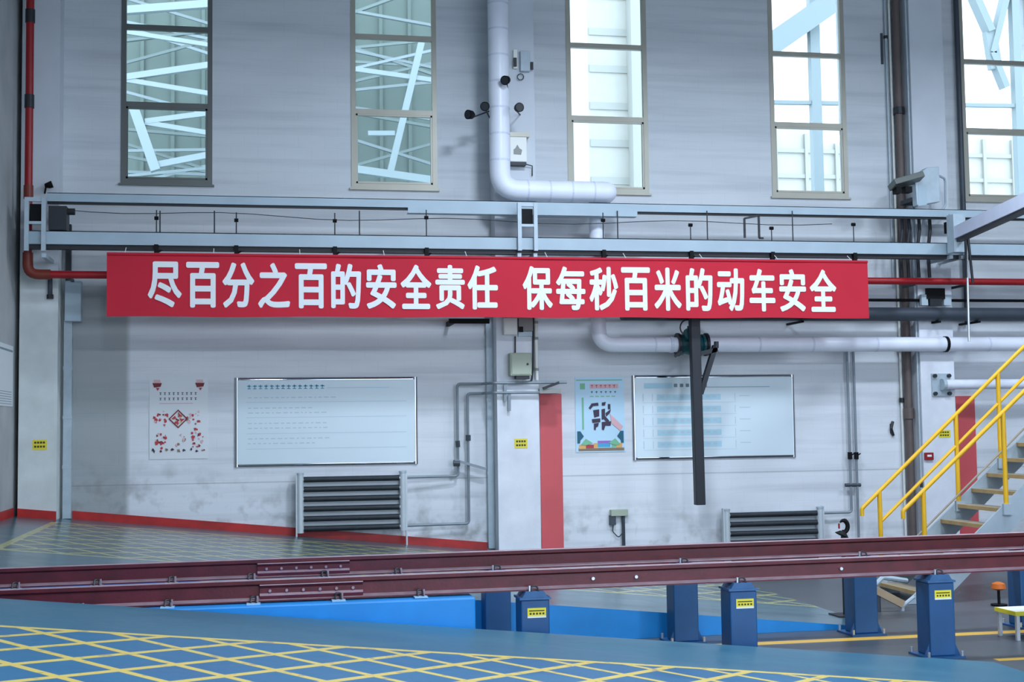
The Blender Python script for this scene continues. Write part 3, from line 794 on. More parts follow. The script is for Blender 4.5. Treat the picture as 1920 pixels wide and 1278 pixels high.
pts = [P(x, y, YP-0.163) for x, y in ((963, 289), (963, 280), (966, 278), (970, 271), (974, 278), (979, 281), (977, 290))]
MB().prism(pts, (0, -0.002, 0)).build('mark', 'mark_grey', r)
MB().tube([P(984, 307, YP-0.08), P(998, 311, YP-0.06), P(998, 330, YP-0.03)], 0.010, 6).build('cable', 'cable_dark', r)

r = thing('switch_box', P(978, 684, YP-0.12), 'grey-green electrical switch box on the middle pillar', 'electrical box')
a, c = pbox(957, 661, 997, 704, YP-0.20, 0.20); box(a, c).build('case', 'box_green', r, bevel=0.01)
a2 = (a[0]+0.02, a[1]-0.012, a[2]+0.02); c2 = (c[0]-0.02, a[1]+0.0, c[2]-0.02)
dr = box(a2, c2).build('door', 'box_green', r, bevel=0.006)
MB().cyl((c2[0]-0.05, a2[1]-0.015, (a2[2]+c2[2])/2), (c2[0]-0.05, a2[1], (a2[2]+c2[2])/2), 0.018, 8).build('lock', 'dark_steel', dr)
a, c = pbox(968, 704, 993, 710, YP-0.18, 0.15); box(a, c).build('cable_entry', 'dark_steel', r)
MB().tube([P(966, 661, YP-0.05), P(966, 630, YP-0.05)], 0.012, 6).build('conduit', 'cable_dark', r)
r = thing('small_junction_box', P(957, 612, YP-0.1), 'small white junction box on the middle pillar directly under the banner', 'electrical box')
a, c = pbox(945, 596, 970, 627, YP-0.12, 0.12); box(a, c).build('case', 'plastic_white', r, bevel=0.008)
a, c = pbox(947, 599, 968, 624, YP-0.126, 0.006); box(a, c).build('lid', 'plastic_white', r, bevel=0.002)
r = thing('wall_speaker', P(982, 612, YP-0.1), 'small grey and dark fitting beside the white junction box under the banner', 'fitting')
a, c = pbox(973, 596, 999, 620, YP-0.10, 0.10); box(a, c).build('case', 'mark_grey', r)
a, c = pbox(974, 612, 981, 622, YP-0.13, 0.03); box(a, c).build('knob', 'black', r)
a, c = pbox(972, 622, 998, 630, YP-0.05, 0.05); box(a, c).build('plate', 'galvanised', r)
r = thing('conduit', P(1006, 700, YP-0.05), 'white vertical conduit at the right edge of the middle pillar', 'conduit')
MB().cyl((PX(1006, 660, YP-0.05), YP-0.04, PZ(1006, 712, YP)), (PX(1006, 660, YP-0.05), YP-0.04, PZ(1006, 480, YP)), 0.028, 10).build('tube', 'plastic_white', r, smooth=True)
for yy in (602, 632, 690): MB().cyl(Vector((PX(1006, 660, YP-0.05), YP-0.04, PZ(1006, yy, YP))), Vector((PX(1006, 660, YP-0.05), YP-0.04, PZ(1006, yy+5, YP))), 0.036, 10).build('clip', 'mark_grey', r)
r = thing('black_cable', P(1000, 640, YP-0.08), 'black cable curving past the green switch box', 'cable')
MB().tube(fillet([P(999.5, 500, YP-0.02), P(999.5, 640, YP-0.02), P(999.5, 690, YP-0.02), P(997, 715, YP-0.02), P(985, 716, YP-0.02)], 0.1, 4), 0.014, 6).build('cable', 'cable_dark', r)

# trunking
def trunk(px0, px1, y0, y1, Y, d, label, head):
    a, c = pbox(px0, y0, px1, y1, Y, d)
    X0, X1 = PX(px0, (y0+y1)/2, Y), PX(px1, (y0+y1)/2, Y)
    r = thing('cable_trunking', ((X0+X1)/2, Y, a[2]), label, 'trunking')
    box((X0, Y, a[2]), (X1, YW, c[2])).build('cover', 'galvanised', r, bevel=0.004)
    for k in range(1, 4):
        z = a[2]+(c[2]-a[2])*k/4; box((X0-0.006, Y-0.006, z), (X1+0.006, Y, z+0.05)).build('joint_band', 'galvanised', r)
    if head:
        a, c = pbox(*head, Y-0.10, 0.20); box(a, c).build('head_box', 'beam_grey', r, bevel=0.01)
        a, c = pbox(head[0]+2, 420, head[0]+12, head[1], Y, 0.1); box(a, c).build('upper_duct', 'dark_steel', r)
    return r


trunk(118, 134, 600, 972, YW-0.10, 0.10, 'vertical galvanised cable trunking beside the left corner pillar', (121, 526, 152, 602))
trunk(913, 926, 480, 1028, YW-0.10, 0.10, 'vertical galvanised cable trunking on the left side of the middle pillar', None)
r = thing('short_rod', P(94, 540, YP-0.05), 'short dark pipe stub on the left corner pillar under the red pipe', 'pipe')
MB().cyl(P(94, 515, YP-0.05), P(94, 556, YP-0.05), 0.035, 10).build('stub', 'dark_pipe', r)
MB().cyl(P(94, 552, YP-0.05), P(94, 560, YP-0.05), 0.05, 10).build('cap', 'dark_steel', r)
r = thing('corner_lamp', P(89, 348, YP-0.1), 'small black lamp on the left corner pillar above the beam', 'lamp')
MB().tube([P(84, 348, YP-0.16), P(92, 347, YP-0.16), P(98, 345, YP-0.16)], [0.03, 0.05, 0.055], 10).build('head', 'black', r)
MB().cyl(P(86, 350, YP-0.15), P(84, 362, YP), 0.015, 6).build('arm', 'black', r)

# yellow plates on pillars
def plate(px0, y0, px1, y1, label, Y=YP):
    a, c = pbox(px0, y0, px1, y1, Y-0.006, 0.006)
    r = thing('warning_plate', ((a[0]+c[0])/2, Y, a[2]), label, 'sign', 'yellow plates on the pillars')
    box(a, c).build('plate', 'tag_yellow', r)
    q = MB(); w = c[0]-a[0]; h = c[2]-a[2]
    for row in (0.62, 0.22):
        for k in range(4):
            q.box((a[0]+w*(0.12+0.2*k), a[1]-0.002, a[2]+h*row), (a[0]+w*(0.26+0.2*k), a[1]-0.0005, a[2]+h*(row+0.2)))
    q.build('print', 'tag_ink', r)['kind'] = 'stuff'


plate(61, 824, 88, 843, 'small yellow warning plate on the left corner pillar')
plate(965, 822, 989, 840, 'small yellow warning plate on the middle pillar')
plate(1760, 806, 1782, 820, 'small yellow-green plate on the right pillar above the stair rail')

# ------------------------------------------------------------------ whiteboards
def board(c0, c1, c2, c3, label):
    Y = YW-0.05
    X0 = (PX(*c0, Y)+PX(*c3, Y))/2; X1 = (PX(*c1, Y)+PX(*c2, Y))/2; Z1 = (PZ(*c0, Y)+PZ(*c1, Y))/2; Z0 = (PZ(*c3, Y)+PZ(*c2, Y))/2
    r = thing('whiteboard', ((X0+X1)/2, Y, Z0), label, 'whiteboard', 'whiteboards on the back wall')
    t = 0.066
    pn = box((X0+t*0.6, Y+0.012, Z0+t*0.6), (X1-t*0.6, Y+0.045, Z1-t*0.6)).build('panel', 'board_white', r)
    for a, c in (((X0, Y, Z0), (X0+t, Y+0.05, Z1)), ((X1-t, Y, Z0), (X1, Y+0.05, Z1)), ((X0+t, Y, Z0), (X1-t, Y+0.05, Z0+t)), ((X0+t, Y, Z1-t), (X1-t, Y+0.05, Z1))):
        vert = (c[2]-a[2]) > (c[0]-a[0]); hw = t/2*1.15; pr = []
        for k in range(9):
            q = math.pi*k/8; pr.append((-math.cos(q)*hw, -math.sin(q)*hw*0.9))
        if vert: f_ = MB().prism([((a[0]+c[0])/2+p[0], Y+0.045+p[1], a[2]) for p in pr], (0, 0, c[2]-a[2]))
        else: f_ = MB().prism([(a[0], Y+0.045+p[1], (a[2]+c[2])/2+p[0]) for p in pr], (c[0]-a[0], 0, 0))
        f_.build('frame_rail', 'chrome', r, smooth=True)
    return pn, X0+t, X1-t, Z0+t, Z1-t, Y+0.012


def inkset(parent, x0, x1, z0, z1, y, rects, name='print'):
    by = {}
    for (u0, v0, u1, v1, m) in rects: by.setdefault(m, []).append((u0, v0, u1, v1))
    for li, (m, rs) in enumerate(by.items()):
        b = MB(); y_ = y-0.0004*li
        for (u0, v0, u1, v1) in rs:
            b.box((x0+(x1-x0)*u0, y_-0.0012, z1-(z1-z0)*v0), (x0+(x1-x0)*u1, y-0.0002, z1-(z1-z0)*v1))
        b.build(name, m, parent)['kind'] = 'stuff'


pn, x0, x1, z0, z1, y = board((440, 708), (783, 706), (783, 868), (440, 877), 'left whiteboard with blue title and ruled lines above the taller-looking radiator')
rc = []
u = 0.045
for k in range(14):
    rc.append((u, 0.045, u+0.024, 0.062, 'board_blue_ink')); rc.append((u+0.009, 0.035, u+0.014, 0.085, 'board_blue_ink')); rc.append((u+0.002, 0.078, u+0.022, 0.090, 'board_blue_ink')); u += 0.032
rc.append((0.50, 0.075, 0.86, 0.083, 'board_cyan'))
for v in (0.25, 0.44, 0.64, 0.83): rc.append((0.04, v, 0.96, v+0.006, 'board_pale_ink'))
random.seed(3)
for v in (0.19, 0.32, 0.38, 0.51, 0.57, 0.70, 0.76):
    u = 0.05
    while u < random.uniform(0.3, 0.9):
        w = random.uniform(0.01, 0.03); rc.append((u, v, u+w, v+0.012, 'board_pale_ink')); u += w+0.012
inkset(pn, x0, x1, z0, z1, y, rc)
pn, x0, x1, z0, z1, y = board((1187, 703), (1491, 702), (1492, 857), (1187, 862), 'right whiteboard with pale blue table, half hidden by the black post')
rc = []
for k in range(6): rc.append((0.24+k*0.038, 0.06, 0.262+k*0.038, 0.105, 'board_ink'))
rc.append((0.40, 0.105, 0.86, 0.112, 'board_ink')); rc.append((0.05, 0.05, 0.23, 0.12, 'board_cyan'))
for k in range(5):
    v = 0.20+k*0.155
    rc.append((0.13, v, 0.54, v+0.075, 'board_cyan')); rc.append((0.04, v-0.01, 0.045, v+0.09, 'board_pale_ink')); rc.append((0.10, v-0.01, 0.104, v+0.09, 'board_pale_ink')); rc.append((0.63, v-0.01, 0.634, v+0.09, 'board_pale_ink'))
    rc.append((0.04, v+0.105, 0.64, v+0.110, 'board_pale_ink'))
    for q in range(9): rc.append((0.15+q*0.042, v+0.02, 0.175+q*0.042, v+0.045, 'board_pale_ink'))
    rc.append((0.66, v+0.02, 0.73, v+0.03, 'board_pale_ink'))
inkset(pn, x0, x1, z0, z1, y, rc)

# ------------------------------------------------------------------ posters
PLY = 0


def poly(parent, x0, x1, z0, z1, y, pts, m, name='print'):
    global PLY
    PLY += 1
    MB().prism([(x0+(x1-x0)*u, y-0.0058-0.00004*PLY, z1-(z1-z0)*v) for u, v in pts], (0, 0.0052+0.00004*PLY, 0)).build(name, m, parent)


def poster(px0, y0, px1, y1, label, m):
    Y = YW-0.012
    a, c = pbox(px0, y0, px1, y1, Y, 0.01)
    r = thing('wall_poster', ((a[0]+c[0])/2, Y, a[2]), label, 'poster')
    s = box(a, c).build('sheet', m, r)
    return s, a[0], c[0], a[2], c[2], Y


s, x0, x1, z0, z1, y = poster(280, 707, 390, 860, 'white poster with red paper-cut motifs left of the left whiteboard', 'poster_white')
rc = []
for v in (0.185, 0.25):
    for k in range(9): rc += [(0.17+k*0.075, v, 0.205+k*0.075, v+0.008, 'ink_dark'), (0.182+k*0.075, v, 0.192+k*0.075, v+0.03, 'ink_dark'), (0.172+k*0.075, v+0.022, 0.203+k*0.075, v+0.028, 'ink_dark')]
rc.append((0.17, 0.315, 0.74, 0.325, 'ink_pink'))
rng = random.Random(11)
def cutout(cx, cy, rx, ry, n, mats_):
    """cluster of small irregular snips, as in a paper cut"""
    for q in range(n):
        a = rng.uniform(0, 6.283); k = math.sqrt(rng.random()); ux, vy = cx+rx*k*math.cos(a), cy+ry*k*math.sin(a)
        w = rng.uniform(0.012, 0.034); t0 = rng.uniform(0, 6.28); nn = rng.choice((3, 4, 5))
        poly(s, x0, x1, z0, z1, y, [(ux+w*math.cos(t0-i_*6.283/nn)*rng.uniform(0.7, 1.2), vy+w*0.75*math.sin(t0-i_*6.283/nn)*rng.uniform(0.7, 1.2)) for i_ in range(nn)], rng.choice(mats_), 'paper_cut')
cutout(0.21, 0.50, 0.13, 0.09, 20, ['ink_red', 'ink_red', 'ink_darkred', 'ink_pink'])
cutout(0.77, 0.50, 0.13, 0.09, 15, ['ink_red', 'ink_pink', 'ink_brown'])
cutout(0.20, 0.76, 0.10, 0.11, 22, ['ink_red', 'ink_darkred', 'ink_pink', 'ink_red'])
cutout(0.80, 0.75, 0.12, 0.12, 26, ['ink_red', 'ink_darkred', 'ink_red', 'ink_pink'])
cutout(0.50, 0.76, 0.14, 0.08, 8, ['ink_pink', 'ink_brown', 'ink_dark'])
cutout(0.49, 0.51, 0.09, 0.065, 12, ['ink_red', 'ink_darkred', 'ink_orange'])
for k in range(9): cutout(0.08+k*0.105, 0.895, 0.03, 0.015, 2, ['ink_dark', 'ink_brown', 'ink_darkred'])
inkset(s, x0, x1, z0, z1, y, rc)
for cx in (0.13, 0.86):     # corner lanterns
    poly(s, x0, x1, z0, z1, y, [(cx-0.08, 0.07), (cx+0.08, 0.07), (cx+0.06, 0.115), (cx-0.05, 0.125)], 'ink_darkred')
    poly(s, x0, x1, z0, z1, y, [(cx-0.06, 0.03), (cx+0.05, 0.03), (cx+0.06, 0.06), (cx-0.06, 0.065)], 'ink_pink')
    poly(s, x0, x1, z0, z1, y, [(cx-0.02, 0.13), (cx+0.04, 0.13), (cx+0.01, 0.165)], 'ink_red')
d = (0.49, 0.51); R_ = (0.165, 0.115)
for (q0, q1) in (((0, -1), (1, 0)), ((1, 0), (0, 1)), ((0, 1), (-1, 0)), ((-1, 0), (0, -1))):
    a_ = [(d[0]+q0[0]*R_[0], d[1]+q0[1]*R_[1]), (d[0]+q1[0]*R_[0], d[1]+q1[1]*R_[1]), (d[0]+q1[0]*R_[0]*0.84, d[1]+q1[1]*R_[1]*0.84), (d[0]+q0[0]*R_[0]*0.84, d[1]+q0[1]*R_[1]*0.84)]
    poly(s, x0, x1, z0, z1, y, a_, 'ink_darkred')
    poly(s, x0, x1, z0, z1, y, [(d[0]+q0[0]*R_[0]*0.7, d[1]+q0[1]*R_[1]*0.7), (d[0]+(q0[0]+q1[0])*R_[0]*0.33, d[1]+(q0[1]+q1[1])*R_[1]*0.33), (d[0]+q0[0]*R_[0]*0.15, d[1]+q0[1]*R_[1]*0.15)], 'ink_red')
s, x0, x1, z0, z1, y = poster(1079, 707, 1171, 847, 'pale blue poster with dark brush lettering and colourful skyline right of the red strip', 'poster_cyan')
rc = [(0.30, 0.09, 0.88, 0.15, 'ink_pink'), (0.10, 0.08, 0.20, 0.16, 'ink_green'), (0.02, 0.03, 0.96, 0.045, 'ink_green')]
for k in range(6): rc.append((0.32+k*0.09, 0.105, 0.37+k*0.09, 0.112, 'ink_red')); rc.append((0.34+k*0.09, 0.10, 0.35+k*0.09, 0.14, 'ink_red')); rc.append((0.32+k*0.095, 0.19, 0.36+k*0.095, 0.20, 'ink_teal')); rc.append((0.335+k*0.095, 0.185, 0.345+k*0.095, 0.215, 'ink_teal'))
for k in range(5): rc.append((0.30+k*0.11, 0.25, 0.37+k*0.11, 0.262, 'ink_green'))
rc += [(0.13, 0.27, 0.17, 0.70, 'ink_green'), (0.05, 0.945, 0.98, 0.985, 'ink_brown'), (0.20, 0.90, 0.36, 0.955, 'ink_red'), (0.44, 0.85, 0.72, 0.885, 'ink_violet'), (0.44, 0.885, 0.70, 0.935, 'ink_blue'), (0.72, 0.86, 0.82, 0.94, 'ink_green'), (0.82, 0.88, 0.94, 0.945, 'ink_orange'), (0.06, 0.90, 0.20, 0.955, 'ink_orange'), (0.36, 0.88, 0.44, 0.95, 'ink_orange')]
inkset(s, x0, x1, z0, z1, y, rc)
for pts in ([(0.27, 0.41), (0.33, 0.35), (0.46, 0.34), (0.47, 0.38), (0.36, 0.385), (0.30, 0.43)], [(0.54, 0.34), (0.62, 0.33), (0.60, 0.38), (0.54, 0.38)], [(0.66, 0.36), (0.71, 0.36), (0.71, 0.43), (0.66, 0.43)],
            [(0.36, 0.44), (0.48, 0.43), (0.48, 0.52), (0.38, 0.54)], [(0.33, 0.56), (0.50, 0.55), (0.50, 0.60), (0.34, 0.61)], [(0.37, 0.62), (0.47, 0.61), (0.45, 0.66), (0.41, 0.67), (0.40, 0.71), (0.37, 0.70)],
            [(0.53, 0.43), (0.60, 0.42), (0.60, 0.56), (0.53, 0.57)], [(0.61, 0.48), (0.72, 0.43), (0.70, 0.48), (0.62, 0.53)], [(0.60, 0.52), (0.68, 0.58), (0.66, 0.62), (0.58, 0.57)], [(0.53, 0.60), (0.72, 0.59), (0.71, 0.65), (0.60, 0.65), (0.57, 0.71), (0.53, 0.70)]):
    poly(s, x0, x1, z0, z1, y, pts, 'ink_dark', 'brush_stroke')
for f in (0, 1):
    m_ = (lambda u: 1-u) if f else (lambda u: u)
    poly(s, x0, x1, z0, z1, y, [(m_(0.03), 0.72), (m_(0.09), 0.72), (m_(0.16), 0.79), (m_(0.09), 0.84), (m_(0.08), 0.88), (m_(0.03), 0.88)], 'ink_teal')
    poly(s, x0, x1, z0, z1, y, [(m_(0.10), 0.90), (m_(0.20), 0.82), (m_(0.34), 0.88), (m_(0.20), 0.91)], 'ink_green')
poly(s, x0, x1, z0, z1, y, [(0.70, 0.49), (0.96, 0.66), (0.90, 0.72), (0.73, 0.62)], 'ink_pink')
# notice on the left wall
Yn0, Yn1 = 19.3, 20.75
r = thing('wall_notice', (XL, Yn0, 2.9), 'pale framed notice with a small table on the left side wall', 'notice')
def zleft(py, yy): return CAMZ+(PZ(14, py, yy)-CAMZ)
box((XL, Yn0, PZ(14, 762, 20.6)), (XL+0.012, Yn1, PZ(14, 648, 20.6))).build('sheet', 'poster_white', r)
q = MB()
for k in range(6):
    z = PZ(14, 758-k*4.5, 20.6); q.box((XL+0.012, Yn0+0.05, z), (XL+0.0135, Yn1-0.1, z+0.008))
z = PZ(14, 660, 20.6); q.box((XL+0.012, Yn0+0.05, z), (XL+0.0135, Yn1-0.05, z+0.03))
q.build('print', 'board_ink', r)['kind'] = 'stuff'

# ------------------------------------------------------------------ radiators
def radiator(hx0, hx1, ytop, label):
    Y = YW-0.20
    w = 0.11
    X0, X1 = PX(hx0, ytop+40, Y), PX(hx1, ytop+40, Y); zt_ = PZ((hx0+hx1)/2, ytop, Y); zb_ = zt_-0.90
    r = thing('radiator', ((X0+X1)/2, Y, zb_), label, 'radiator', 'finned tube radiators under the whiteboards')
    for X in (X0, X1-w):
        h = MB().tube([(X+w/2, Y, zb_), (X+w/2, Y, zt_)], 0.055, 14).build('header', 'radiator_grey', r, smooth=True)
        box((X-0.012+(0.0 if X == X0 else w), Y-0.03, zr(X)-0.01), (X+0.012+(0.0 if X == X0 else w), Y+0.05, zt_+0.04)).build('stand', 'radiator_grey', r)
        MB().cyl((X+w/2, Y, zt_), (X+w/2, Y, zt_+0.03), 0.062, 14).build('header_cap', 'galvanised', h)
    box((X0+w*0.8, Y+0.075, zb_+0.03), (X1-w*0.8, Y+0.08, zt_-0.03)).build('gap_lightener', 'radiator_grey', r)  # pale plate added behind the tubes to lighten the dark gaps
    for k in range(6):
        z = zt_-0.075-k*0.152
        t = MB().cyl((X0+w, Y, z), (X1-w, Y, z), 0.043, 14).build('finned_tube', 'radiator_fin', r, smooth=True)
        for X in (X0+w-0.01, X1-w-0.05):
            MB().cyl((X, Y, z), (X+0.06, Y, z), 0.035, 10).build('end_sleeve', 'steel_bright', t)
    return X0, X1, zt_, zb_


ra = radiator(556, 762, 888, 'grey finned radiator under the left whiteboard')
rb = radiator(1357, 1544, 955, 'grey finned radiator under the right whiteboard, cut off by the rails')

YT = YW-0.12
hpz = thing('heating_pipes', P(868, 900, YT), 'pair of thin grey heating pipes looping from the left radiator to the pillar', 'pipe')
q = [P(762, 893, YT), P(858, 890, YT), P(858, 718, YT)]; xA = PX(858, 800, YT); zA = PZ(858, 892, YT); zB = PZ(930, 719, YT); xA2 = PX(1062, 719, YP-0.06)
MB().tube(fillet([(ra[1], YW-0.20, zA), (xA, YT, zA), (xA, YT, zB), (PX(905, 718, YT), YT, zB), (PX(925, 718, YP-0.06), YP-0.08, zB), (xA2, YP-0.08, zB)], 0.06, 4), 0.022, 8).build('flow_pipe', 'thin_pipe', hpz, smooth=True)
xC = PX(878, 860, YT); zC = PZ(878, 981, YT); zD = PZ(930, 737, YT)
MB().tube(fillet([(ra[1], YW-0.20, zC), (xC, YT, zC), (xC, YT, zD), (PX(905, 737, YT), YT, zD), (PX(925, 737, YP-0.06), YP-0.08, zD), (PX(1040, 737, YP-0.06), YP-0.08, zD)], 0.06, 4), 0.022, 8).build('return_pipe', 'thin_pipe', hpz, smooth=True)
MB().bar(P(852, 862, YT-0.05), P(912, 879, YT-0.05), 0.04, 0.05, up=(0, 1, 0)).build('lever', 'thin_pipe', hpz)
MB().cyl(P(850, 868, YT-0.05), P(862, 868, YT-0.05), 0.05, 8).build('valve', 'dark_pipe', hpz)
MB().cyl(P(878, 815, YT), P(878, 826, YT), 0.04, 8).build('union', 'dark_pipe', hpz)
MB().cyl(P(858, 826, YT), P(859, 838, YT), 0.036, 8).build('union', 'dark_pipe', hpz)
for px, y0, y1 in ((947, 718, 752), (955, 737, 770)):
    MB().bar(P(px, y0, YP-0.06), P(px, y1, YP-0.06), 0.045, 0.03, up=(0, 1, 0)).build('support', 'thin_pipe', hpz)
b = MB(); b.bar(P(1018, 728, YP-0.12), P(1048, 717, YP-0.12), 0.04, 0.06, up=(0, 1, 0)); b.build('handle', 'dark_steel', hpz)
a, c = pbox(1012, 728, 1052, 737, YP-0.12, 0.3); box(a, c).build('pipe_tray', 'mark_grey', hpz)

# thin pipes right of the right whiteboard
for i, (px, lab) in enumerate(((1592, 'thin grey pipe with black valve feeding the right radiator'), (1604, 'thin grey pipe with black valve, right of the radiator feed pipe'))):
    r = thing('thin_wall_pipe', P(px, 900, YT), lab, 'pipe')
    X = PX(px, 800, YT); zbot = PZ(px, 960, YT) if i == 0 else zr(X)
    pts = [(X, YT, zl-0.02), (X, YT, zbot)]
    if i == 0: pts += [(rb[1], YT-0.02, zbot)]
    MB().tube(fillet(pts, 0.06, 4), 0.022, 8).build('pipe', 'thin_pipe', r, smooth=True)
    zv = PZ(px, 854, YT)
    MB().cyl((X, YT, zv-0.06), (X, YT, zv+0.06), 0.04, 8).build('valve', 'black', r)
    MB().bar((X, YT-0.03, zv), (X+0.05, YT-0.06, zv+0.04), 0.03, 0.02).build('valve_lever', 'black', r)
    zu = PZ(px, 909, YT)
    MB().cyl((X-0.10, YT, zu), (X+0.06, YT, zu), 0.03, 8).build('union', 'dark_pipe', r)

# socket box on the wall, pipe to the floor
r = thing('wall_socket', P(1165, 966, YW-0.05), 'beige wall box with a stub pipe, left of the right radiator', 'electrical box')
a, c = pbox(1146, 955, 1178, 967, YW-0.10, 0.10); box(a, c).build('case', 'box_green', r, bevel=0.006)
a, c = pbox(1144, 966, 1155, 984, YW-0.08, 0.08); box(a, c).build('plug', 'dark_pipe', r)
X = PX(1169, 990, YW-0.05); MB().cyl((X, YW-0.05, zr(X)-0.01), (X, YW-0.05, PZ(1169, 966, YW)), 0.028, 8).build('conduit', 'dark_pipe', r)
MB().tube(fillet([P(1150, 982, YW-0.04), P(1149, 996, YW-0.04), P(1160, 1008, YW-0.04), P(1166, 1000, YW-0.04)], 0.05, 4), 0.008, 6).build('cable', 'cable_dark', r)

# ------------------------------------------------------------------ vertical pipes at the right pillar
def vpipe(name, px, py, Y, r_, m, z0, z1, lab, extras=()):
    X = PX(px, py, Y); t = thing(name, (X, Y, z0), lab, 'pipe')
    MB().cyl((X, Y, z0), (X, Y, z1), r_, 14).build('pipe', m, t, smooth=True)
    for (yy, h, rr, mm) in extras:
        z = PZ(px, yy, Y); MB().cyl((X, Y, z-h/2), (X, Y, z+h/2), rr, 12).build('coupling', mm, t)
    return t


vpipe('drain_pipe', 1689.5, 330, YW-0.16, 0.066, 'brown_pipe', 0.05, 10.7, 'dark brown drain pipe beside the right pillar', ((208, 0.12, 0.095, 'dark_steel'), (775, 0.18, 0.09, 'brown_pipe'), (640, 0.1, 0.085, 'dark_steel')))
vpipe('steel_conduit', 1708.3, 330, YP+0.05, 0.016, 'galvanised', 0.05, 10.7, 'thin grey steel conduit at the left edge of the right pillar', ((908, 0.10, 0.022, 'dark_steel'),))
vpipe('steel_conduit', 1677, 330, YW-0.06, 0.022, 'plastic_white', 0.05, 10.7, 'thin pale conduit left of the brown drain pipe', ((650, 0.2, 0.05, 'mark_grey'), (750, 0.08, 0.04, 'dark_steel')))
vpipe('steel_conduit', 1669, 330, YW-0.05, 0.020, 'galvanised', 4.6, 10.7, 'thin grey upper conduit on the wall between window and drain pipe', ((70, 0.05, 0.035, 'dark_steel'),))
vpipe('steel_conduit', 1804, 330, YW-0.10, 0.045, 'dark_pipe', 4.0, 10.7, 'dark conduit beside the rightmost window frame', ())
r = thing('wall_slot_cover', P(1654, 90, YW), 'narrow dark slot cover high on the wall right of the fourth window', 'cover')
a, c = pbox(1652, 62, 1656, 120, YW-0.02, 0.02); box(a, c).build('cover', 'dark_pipe', r)
r = thing('coat_hook', P(1673, 803, YW), 'small dark oval handle on the wall left of the brown pipe', 'hook')
MB().tube([P(1674, 790, YW-0.03), P(1671, 803, YW-0.05), P(1675, 816, YW-0.03)], 0.025, 8).build('grip', 'dark_steel', r)
box((PX(1672, 803, YW-0.03)-0.02, YW-0.03, PZ(1672, 812, YW)), (PX(1672, 803, YW-0.03)+0.02, YW, PZ(1672, 794, YW))).build('stem', 'dark_steel', r)

# floodlight
r = thing('floodlight', P(1735, 350, 20.3), 'grey floodlight with tilted visor in front of the right pillar', 'floodlight')
p0, p1 = P(1672, 347, 20.3), P(1726, 332, 20.3)
MB().bar(p0, p1, 0.30, 0.10, up=(0, 0.25, 1)).build('visor', 'frame_dark', r, bevel=0.01)
MB().prism([P(1716, 340, 20.35), P(1722, 326, 20.35), P(1738, 314, 20.35), P(1761, 312, 20.35), P(1763, 378, 20.35), P(1720, 385, 20.35)], (0, 0.16, 0)).build('housing', 'galvanised', r, bevel=0.012)
MB().prism([P(1722, 345, 20.345), P(1738, 345, 20.345), P(1738, 384, 20.345), P(1722, 386, 20.345)], (0, 0.02, 0)).build('front_glass', 'beam_grey', r)
box((p0.x+0.06, 20.25, p0.z-0.14), (p0.x+0.14, 20.4, p0.z-0.04)).build('knuckle', 'black', r); box((p0.x+0.22, 20.25, p0.z-0.12), (p0.x+0.34, 20.4, p0.z-0.02)).build('knuckle', 'black', r)
MB().tube(fillet([P(1762, 330, 20.4), P(1772, 335, 20.5), P(1773, 385, 20.6), P(1760, 400, 20.6)], 0.2, 5), 0.02, 8).build('yoke', 'galvanised', r)
MB().box((p0.x+0.45, 20.5, PZ(1730, 378, 20.5)), (p0.x+0.65, YP, PZ(1730, 370, 20.5))).build('mount', 'dark_steel', r)
# cables gathered behind the beam at the right pillar
for i, (px, lab) in enumerate(((1690, 'first dark cable bundle behind the runway beam at the right pillar'), (1703, 'second dark cable bundle behind the runway beam at the right pillar'), (1722, 'third dark cable bundle behind the runway beam at the right pillar'), (1742, 'fourth dark cable bundle behind the runway beam at the right pillar'))):
    r = thing('cable_bundle', P(px, 450, 20.75), lab, 'cable', 'cables behind the runway beam')
    MB().tube([P(px, 400, 20.78), P(px+2, 430, 20.76), P(px-2, 470, 20.78), P(px+1, 520, 20.78)], 0.03, 8).build('cable', 'cable_dark', r)

# white pipe with flange at the right pillar
YQ = YP-0.10
fl = thing('flanged_pipe', P(1765, 722, YQ), 'white horizontal pipe with bolted flange plate at the right pillar', 'pipe')
zq = PZ(1850, 720, YQ); xq = PX(1768, 724, YQ)
MB().cyl((xq, YQ, zq), (15.5, YQ, zq), 0.085, 16).build('pipe', 'duct_white', fl, smooth=True)
box((xq-0.16, YP-0.035, zq-0.19), (xq+0.18, YP, zq+0.19)).build('flange_plate', 'galvanised', fl)
for sx in (-0.12, 0.14):
    for sz in (-0.15, 0.15):
        MB().cyl((xq+sx, YP-0.09, zq+sz), (xq+sx, YP-0.03, zq+sz), 0.032, 8).build('bolt', 'dark_steel', fl)
MB().cyl((xq-0.02, YQ, zq), (xq+0.04, YQ, zq), 0.10, 16).build('collar', 'galvanised', fl)
r = thing('alarm_button', P(1742, 855, YP-0.04), 'small dark red alarm button on the right pillar', 'alarm')
a, c = pbox(1735, 848, 1751, 862, YP-0.05, 0.05); box(a, c).build('case', 'fire_red', r, bevel=0.008)
a, c = pbox(1739, 852, 1747, 856, YP-0.056, 0.006); box(a, c).build('button', 'plastic_white', r)

